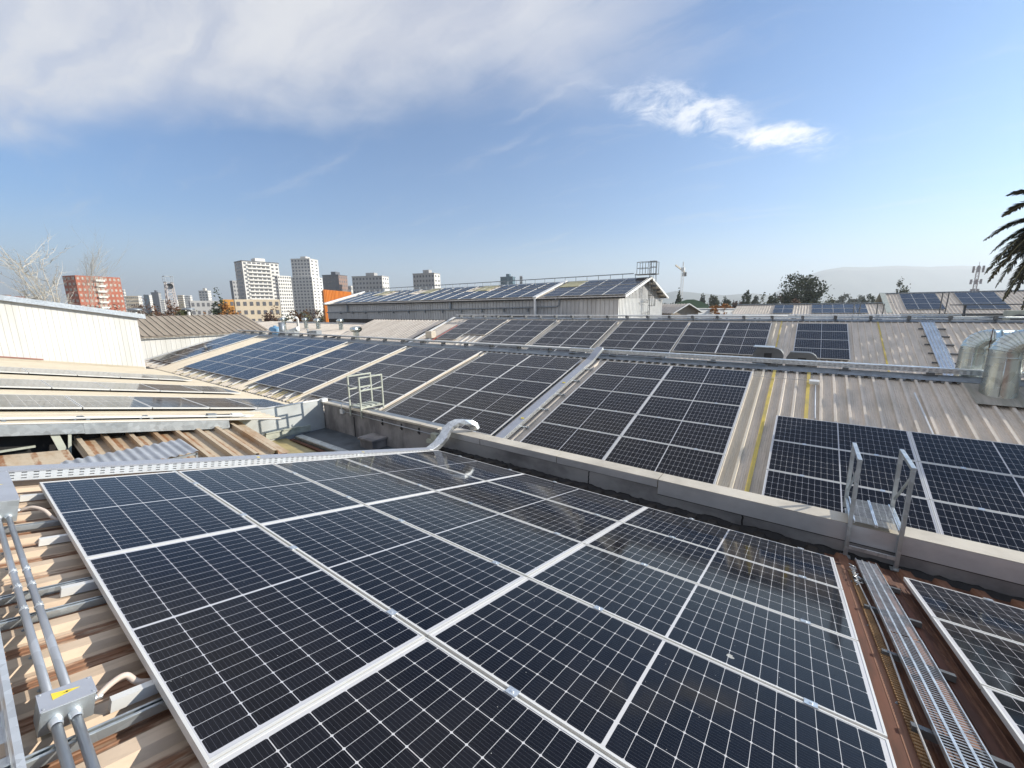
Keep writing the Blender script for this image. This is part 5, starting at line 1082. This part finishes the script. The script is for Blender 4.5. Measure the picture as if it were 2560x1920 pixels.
for i, (a, b_, y, D, lf, lb) in enumerate(((318, 372, 736, 95, 'russet', 'bare russet scrub right of the brick block'), (360, 420, 758, 90, 'brown', 'reddish scrub above the brown shed roof, left patch'), (405, 450, 760, 85, 'brown', 'reddish scrub above the brown shed roof, right patch'), (432, 478, 758, 80, 'olive', 'olive shrub beside the ridge vent'), (525, 560, 742, 95, 'dark', 'dark green tree in front of the orange corner block'), (540, 600, 764, 80, 'orange', 'orange autumn bush below the orange corner block'), (500, 535, 778, 82, 'orange', 'small orange bush left of the autumn bush'), (642, 702, 762, 66, 'russet', 'dark russet tree behind the blue tank'), (715, 775, 782, 80, 'orange', 'rust-coloured low bush behind the turbine ventilators'), (765, 815, 770, 95, 'russet', 'bare brown tree left of the orange building'), (258, 300, 764, 100, 'russet', 'brown scrub in front of the brick block, right side'), (200, 262, 772, 98, 'russet', 'brown scrub in front of the brick block, left side'), (100, 150, 748, 110, 'brown', 'brown scrub behind the leaning pale tree'))):
    tree(a, b_, y, D, lb, lf, 130+i, 'tree' if 'tree' in lb else 'bush', 'autumn trees and scrub on the left', 50, 30, .2 if lf != 'russet' else .13, .1)

# palm at the right edge
PC = aty(2715, 575, 32); r = empty('palm_tree', (PC.x, PC.y, GZ), 'date palm with drooping fronds entering at the right edge', 'palm')
MB().tube([(PC.x, PC.y, GZ), (PC.x, PC.y, -1), (PC.x, PC.y, PC.z)], [.42, .38, .45], 12).build('trunk', BARK, r)
PALMG = leafmat('palm_leaf', (.018, .022, .010), (.055, .045, .018), .55); RACH = pbr('palm_rachis', (.42, .38, .20), .6, 0, .1, 4)
R_ = random.Random(12); targets = [aty(2455, 606, 31.5), aty(2457, 692, 31.3), aty(2484, 727, 31.8), aty(2503, 761, 31), aty(2512, 490, 32.2), aty(2560, 700, 32.6), aty(2532, 742, 31.2), aty(2550, 785, 31.4), aty(2470, 640, 32.3), aty(2500, 700, 32.6), aty(2522, 640, 31.0), aty(2575, 790, 32)]
for k in range(26): a = 2*pi*k/26+R_.uniform(-.1, .1); rr_ = R_.uniform(2.8, 4.0); targets.append(PC+Vector((cos(a)*rr_, sin(a)*rr_, R_.uniform(-3.0, 1.6))) if (Vector((cos(a), sin(a), 0)).dot(RT) > -.25) else PC+Vector((cos(a)*2.0, sin(a)*2.0, R_.uniform(1.5, 2.5))))
for T in targets:
    h = T-PC; hl = Vector((h.x, h.y, 0)).length; ctrl = PC+Vector((h.x*.52, h.y*.52, max(h.z*.3, 0)+hl*.38+(.3 if h.z < 0 else .9))); n = 64; pts = []
    for i in range(n+1): u = i/n; pts.append(PC*(1-u)**2+ctrl*2*u*(1-u)+T*u*u)
    lf = MB()
    for i in range(5, n):
        d = (pts[i+1]-pts[i]).normalized(); sv = d.cross(Vector((0, 0, 1))).normalized(); uv = sv.cross(d)
        for sg in (-1, 1):
            for q in range(3):
                p = pts[i].lerp(pts[i+1], q/3); u = i/n; ln = .62*(sin(pi*min(1, u*.9+.12))**.6)*R_.uniform(.85, 1.1); dr = (sv*sg*R_.uniform(.75, 1)+d*.75+uv*R_.uniform(-.25, .35)).normalized(); wv_ = dr.cross(uv).normalized()*.034; m_ = p+dr*ln*.55; e = p+dr*ln+Vector((0, 0, -.10*ln)); lf.poly([p-wv_*.6, p+wv_*.6, m_+wv_, e, m_-wv_])
    f_ = lf.build('frond', PALMG, r); MB().tube(pts[::3], [.035*max(.25, 1-.8*i/21) for i in range(len(pts[::3]))], 5).build('rachis', RACH, f_)
# ------------------------------------------------------------------ masts and crane
def mast(base, top, w0, w1, n, mt, r, nm='lattice'):
    b = MB(); base, top = Vector(base), Vector(top)
    def c4(u): w = w0+(w1-w0)*u; p = base.lerp(top, u); return [p+Vector((sx*w/2, sy*w/2, 0)) for sx, sy in ((-1, -1), (1, -1), (1, 1), (-1, 1))]
    for i in range(n):
        A_, B2 = c4(i/n), c4((i+1)/n); th = max(w0, w1)*.09
        for k in range(4): b.bar(A_[k], B2[k], th); b.bar(A_[k], B2[(k+1) % 4], th*.6); b.bar(B2[k], B2[(k+1) % 4], th*.6)
    return b.build(nm, mt, r)
a = pt(430, 760, 190); t_ = pt(428, 706, 190); r = empty('radio_mast', (a.x, a.y, GZ), 'lattice radio mast with dish and top frame on the left skyline', 'mast')
mast((a.x, a.y, GZ), (a.x, a.y, t_.z), 4.2, 2.4, 9, pbr('mast_grey', (.50, .46, .45), .6), r); b = MB()
T = Vector((a.x, a.y, t_.z)); 
for sx in (-1.5, 1.5):
    for sy in (-1.5, 1.5): b.bar(T+Vector((sx, sy, 0)), T+Vector((sx, sy, 2.6)), .2)
for z in (0, 2.6): 
    for p_, q_ in (((-1.5, -1.5), (1.5, -1.5)), ((1.5, -1.5), (1.5, 1.5)), ((1.5, 1.5), (-1.5, 1.5)), ((-1.5, 1.5), (-1.5, -1.5))): b.bar(T+Vector((*p_, z)), T+Vector((*q_, z)), .25)
b.build('top_frame', M['galvdark'], r); MB().lathe(T+Vector((1.6, 0, -2)), [(.1, 0), (1.3, .4), (1.35, .7)], 14, 0, (1, -.6, 0)).build('dish', M['darksteel'], r)
a = pt(1702, 760, 210); z1 = pt(1704, 674, 210).z; r = empty('tower_crane', (a.x, a.y, GZ), 'pale tower crane on the right horizon', 'crane')
mast((a.x, a.y, GZ), (a.x, a.y, z1), 1.1, 1.1, 20, M['white'], r); J0, J1 = pt(1689, 663, 210), pt(1712, 680, 214); b = MB(); b.bar(J0, J1, .5, .7); b.build('jib', M['skylight'], r); b = MB(); c = Vector((a.x, a.y, z1)); b.box(c, (1.6, 1.6, 1.6)); b.bar(c, c+Vector((0, 0, 3.5)), .4, .4, (0, 1, 0)); b.build('cab', M['white'], r); b = MB(); b.box(J1+Vector((0, 0, -1.2)), (1.8, 1.8, 2.0)); b.build('counterweight', M['darksteel'], r)
a = pt(2432, 745, 140); z1 = pt(2440, 668, 140).z; r = empty('cell_tower', (a.x, a.y, GZ), 'slim mobile phone mast with stacked antennas near the palm', 'mast')
mast((a.x, a.y, GZ), (a.x, a.y, z1), 1.0, .7, 18, pbr('mast_pink', (.42, .36, .37), .6), r); b = MB()
for k, dz in enumerate((0, 4.2, 7.4)):
    for q in range(3): an = q*2.09+.3+k; b.box((a.x+cos(an)*(1.3 if k < 2 else .9), a.y+sin(an)*(1.3 if k < 2 else .9), z1-.8-dz), (.5, .5, 2.2 if k == 0 else 1.6)); b.bar((a.x, a.y, z1-.8-dz), (a.x+cos(an)*1.2, a.y+sin(an)*1.2, z1-.8-dz), .12)
b.tube([(a.x, a.y, z1), (a.x, a.y, z1+1.6)], .06, 5); b.build('antenna', pbr('antenna_grey', (.45, .42, .43), .6), r)

# ------------------------------------------------------------------ city on the left
WIN = pbr('window_glass', (.16, .16, .17), .15, 0, .1, 2); BLUEG = pbr('blue_glass', (.10, .17, .21), .15, 0, .2, .3)
WM = {'white': pbr('render_white', (.80, .77, .71), .8, 0, .05, .1), 'cream': pbr('render_cream', (.70, .58, .42), .8, 0, .06, .2), 'grey': pbr('render_grey', (.42, .41, .40), .8, 0, .06, .1), 'brick': pbr('red_brick', (.42, .13, .075), .85, 0, .12, .3), 'brown': pbr('brown_render', (.30, .20, .16), .8), 'blue': BLUEG, 'dark': pbr('slate_render', (.13, .14, .16), .7), 'pale': pbr('render_pale', (.66, .63, .58), .8)}
def block3(px0, px1, pyt, D, a, k, st, nc, ns, wall, side, label, cat='building', name='apartment_building', balc=None, rows=False, roof=True, group=None, win=WIN, fh=None):
    """distant block; a = turn of the front, k = depth/width, st storeys, nc/ns window columns on front/side"""
    a = radians(a); C0 = pt((px0+px1)/2, pyt, D); rd = Vector((C0.x-CAM.x, C0.y-CAM.y, 0)).normalized(); rr_ = Vector((rd.y, -rd.x, 0)); tot = (px1-px0)*D/F*(1/ (sqrt(1+(((px0+px1)/2-1280)/F)**2)))
    w = tot/(cos(a)+k*abs(sin(a))); dp = k*w; wv_ = rr_*cos(a)+rd*sin(a); dv = rd*cos(a)-rr_*sin(a); zt = C0.z; H = zt-GZ; c = Vector((C0.x, C0.y, GZ))
    r = empty(name, c, label, cat, group); Rm = Matrix((wv_, dv, Vector((0, 0, 1)))).transposed()
    b = MB(); b.box(c+Vector((0, 0, H/2)), (w, dp, H), Rm); b.build('wall', WM[wall], r)
    if side != wall: s = MB(); sg = -1 if a > 0 else 1; s.box(c+wv_*sg*(w/2+.05)+Vector((0, 0, H/2)), (.1, dp-.02, H-.3), Rm); s.build('side_wall', WM[side], r)
    if roof:
        b = MB(); b.box(c+Vector((0, 0, H+.3)), (w+.5, dp+.5, .6), Rm); b.build('parapet', WM['dark'] if roof == 2 else WM[wall], r)
        b = MB(); b.box(c+wv_*w*.05+Vector((0, 0, H+1.9)), (w*.28, dp*.5, 2.6), Rm); b.build('lift_house', WM[wall], r)
    fh = fh or H/st
    for f_ in range(st):
        z = GZ+(f_+.5)*fh
        if z < -2.5: continue
        if rows:
            b = MB()
            for i in range(nc): b.box(c-dv*(dp/2+.03)+wv_*((i+.5)/nc-.5)*w+Vector((0, 0, z-GZ)), (w/nc*.52, .12, fh*.48), Rm)
            sg = -1 if a > 0 else 1
            for i in range(ns): b.box(c+wv_*sg*(w/2+.1)+dv*((i+.5)/ns-.5)*dp+Vector((0, 0, z-GZ)), (.12, dp/ns*.45, fh*.45), Rm)
            (b.parts if st*(nc+ns) <= 100 else b.build)('window' if st*(nc+ns) <= 100 else 'window_row', win, r)
        else:
            sg = -1 if a > 0 else 1
            for i in range(nc):
                if balc and i in balc: continue
                b = MB(); b.box(c-dv*(dp/2+.03)+wv_*((i+.5)/nc-.5)*w+Vector((0, 0, z-GZ)), (w/nc*.5, .12, fh*.46), Rm); b.build('window', win, r)
            for i in range(ns): b = MB(); b.box(c+wv_*sg*(w/2+.1)+dv*((i+.5)/ns-.5)*dp+Vector((0, 0, z-GZ)), (.12, dp/ns*.5, fh*.46), Rm); b.build('window', win, r)
        if balc:
            i0, i1 = min(balc), max(balc)+1; x0, x1 = (i0/nc-.5)*w, (i1/nc-.5)*w; cc = c-dv*(dp/2+.55)+wv_*(x0+x1)/2+Vector((0, 0, z-GZ))
            b = MB(); b.box(cc+Vector((0, 0, -fh*.42)), (x1-x0, 1.2, .22), Rm); b.box(cc-dv*.55+Vector((0, 0, -fh*.25)), (x1-x0, .1, fh*.34), Rm); b.build('balcony', WM['white'], r)
            for i in balc: b = MB(); b.box(c-dv*(dp/2+.03)+wv_*((i+.5)/nc-.5)*w+Vector((0, 0, z-GZ)), (w/nc*.74, .12, fh*.72), Rm); b.build('window', win, r)
    return r, c, wv_, dv, w, dp, H
block3(586, 697, 658, 300, 20, .62, 16, 8, 1, 'white', 'grey', 'white apartment tower with wide stacked balconies and dark roof edge', balc=(1, 2, 3, 4, 5), roof=2)
block3(722, 806, 694, 430, -32, .75, 13, 7, 3, 'pale', 'white', 'lower wing of the tall white stepped tower', rows=True, roof=False, group='stepped tower')
block3(727, 795, 650, 438, -30, .8, 18, 6, 2, 'pale', 'white', 'tallest white stepped tower with side balconies and roof box', rows=True, group='stepped tower')
block3(686, 727, 690, 262, 25, .5, 14, 6, 1, 'white', 'white', 'slim white tower standing between the two big white towers', rows=True, roof=False)
block3(574, 603, 702, 360, 22, .7, 10, 3, 2, 'grey', 'dark', 'dark slab behind the left edge of the balconied tower', rows=True, roof=False)
block3(157, 303, 692, 190, 27, .55, 10, 10, 3, 'brick', 'brick', 'red brick apartment block with cream balcony stripes', balc=(4, 5), rows=False, roof=False, win=pbr('pale_window', (.50, .43, .36), .6, 0, .2, 2))
block3(806, 868, 690, 340, -35, .8, 11, 5, 4, 'dark', 'brown', 'grey and brown apartment block behind the orange building', rows=True)
block3(880, 972, 693, 330, -28, .45, 10, 9, 3, 'grey', 'white', 'long grey slab with white end behind the hall roof', rows=True)
block3(1032, 1100, 686, 320, -30, .5, 10, 7, 2, 'grey', 'white', 'grey block with white end rising over the middle of the hall ridge', rows=True)
block3(1251, 1288, 694, 380, -20, .6, 9, 4, 2, 'blue', 'blue', 'blue glass tower peeking over the hall ridge', rows=True, win=BLUEG)
block3(1299, 1306, 690, 400, 0, .9, 9, 1, 1, 'pale', 'pale', 'thin pale tower right of the blue glass tower', rows=True, roof=False)
block3(297, 313, 724, 480, -20, .8, 10, 3, 2, 'white', 'white', 'small white tower right behind the brick block', rows=True, roof=False)
block3(312, 354, 740, 420, -25, .6, 7, 7, 3, 'cream', 'white', 'low cream housing block right of the brick block', rows=True, roof=False)
block3(358, 379, 737, 520, -30, .9, 12, 3, 3, 'blue', 'white', 'white and blue distant tower left of the dark one', rows=True, roof=False)
block3(377, 402, 732, 540, -25, .8, 12, 4, 3, 'dark', 'grey', 'dark blue-grey distant tower', rows=True)
block3(401, 412, 749, 500, -20, .8, 9, 3, 2, 'white', 'white', 'short pale tower right of the dark distant tower', rows=True, roof=False)
block3(411, 424, 750, 520, -20, .8, 9, 3, 2, 'dark', 'dark', 'grey-blue low tower left of the radio mast', rows=True, roof=False)
block3(423, 446, 750, 470, -20, .8, 8, 4, 2, 'white', 'white', 'white low tower at the foot of the radio mast', rows=True, roof=False)
block3(443, 462, 738, 460, -25, .8, 11, 4, 2, 'cream', 'white', 'cream tower just right of the radio mast', rows=True, roof=False)
block3(460, 480, 739, 455, -25, .8, 11, 4, 2, 'white', 'white', 'white tower right of the cream one by the radio mast', rows=True, roof=False)
block3(496, 527, 728, 450, -28, .7, 11, 3, 3, 'pale', 'white', 'white tower alone above the low grey houses', rows=True)
for k, (a, b_, y, D, wl) in enumerate(((-30, 28, 737, 260, 'brown'), (25, 62, 741, 280, 'brick'), (62, 104, 742, 230, 'pale'), (850, 884, 715, 420, 'pale'))):
    block3(a, b_, y, D, -20, .7, 6, 6, 2, wl, wl, ('brown low block at the far left edge', 'reddish low block near the left edge', 'pale low block behind the leaning bare tree', 'small pale block left of the long grey slab')[k], rows=True, roof=False)
# low cream block with orange corner and grey wing
block3(584, 700, 749, 150, 6, .35, 4, 7, 1, 'cream', 'cream', 'low cream apartment block with flat roof and wide windows', roof=False)
block3(556, 588, 748, 151, 12, .7, 4, 2, 1, 'orange' if 'orange' in WM else 'cream', 'cream', 'orange-painted corner of the low cream block', roof=False) if False else None
WM['orange'] = pbr('render_orange', (.62, .30, .06), .8)
block3(550, 586, 749, 153, 14, .8, 4, 2, 1, 'orange', 'orange', 'orange-painted stair block joined to the low cream block', roof=False)
block3(470, 552, 752, 165, 10, .4, 4, 6, 1, 'grey', 'grey', 'low grey houses left of the orange stair block', roof=False)
# ------------------------------------------------------------------ hills
def hill(name, D0, prof, thick, col):
    b = MB(); n = len(prof); rows = 7; G = []
    for i, (x, y) in enumerate(prof):
        p = pt(x, y, D0); d = Vector((p.x-CAM.x, p.y-CAM.y, 0)).normalized(); col_ = []
        for j in range(rows):
            u = j/(rows-1); q = Vector((p.x, p.y, 0))+d*thick*(u-.5)*2; h = (p.z-GZ)*(sin(pi*(u*.96+.02))**1.2); q.z = GZ+h*(1+.07*sin(i*1.7+j*2.3)*(u-.5)); col_.append(q)
        G.append(col_)
    for i in range(n-1):
        for j in range(rows-1): b.poly([G[i][j], G[i+1][j], G[i+1][j+1], G[i][j+1]])
    o = b.build(name, pbr(name+'_scrub', col, .95, 0, .2, .004), None, True); tag(o, kind='structure')
hill('hills', 4200, [(1880, 768), (1940, 730), (1990, 705), (2030, 684), (2060, 675), (2110, 667), (2170, 668), (2240, 664), (2320, 667), (2400, 664), (2480, 667), (2560, 672), (2640, 662), (2760, 655), (2900, 660), (3100, 690), (3300, 740)], 1200, (.16, .17, .12))
hill('hills', 3400, [(1500, 768), (1560, 752), (1640, 738), (1690, 727), (1750, 733), (1810, 738), (1880, 733), (1960, 742), (2050, 746), (2150, 752), (2260, 758), (2360, 766)], 700, (.16, .17, .12))
# ------------------------------------------------------------------ haze
HAZE = 2.9e-4
mh = bpy.data.materials.new('haze'); mh.use_nodes = True; t = mh.node_tree; t.nodes.clear(); out = t.nodes.new('ShaderNodeOutputMaterial'); pv = nn(t, 'ShaderNodeVolumePrincipled', inp={'Density': HAZE, 'Anisotropy': .25}); pv.inputs['Color'].default_value = (.86, .93, 1, 1); t.links.new(pv.outputs[0], out.inputs['Volume'])
b = MB(); b.bb((-9800, -9800, GZ-1), (9800, 9800, 470)); tag(b.build('haze', mh), kind='stuff')
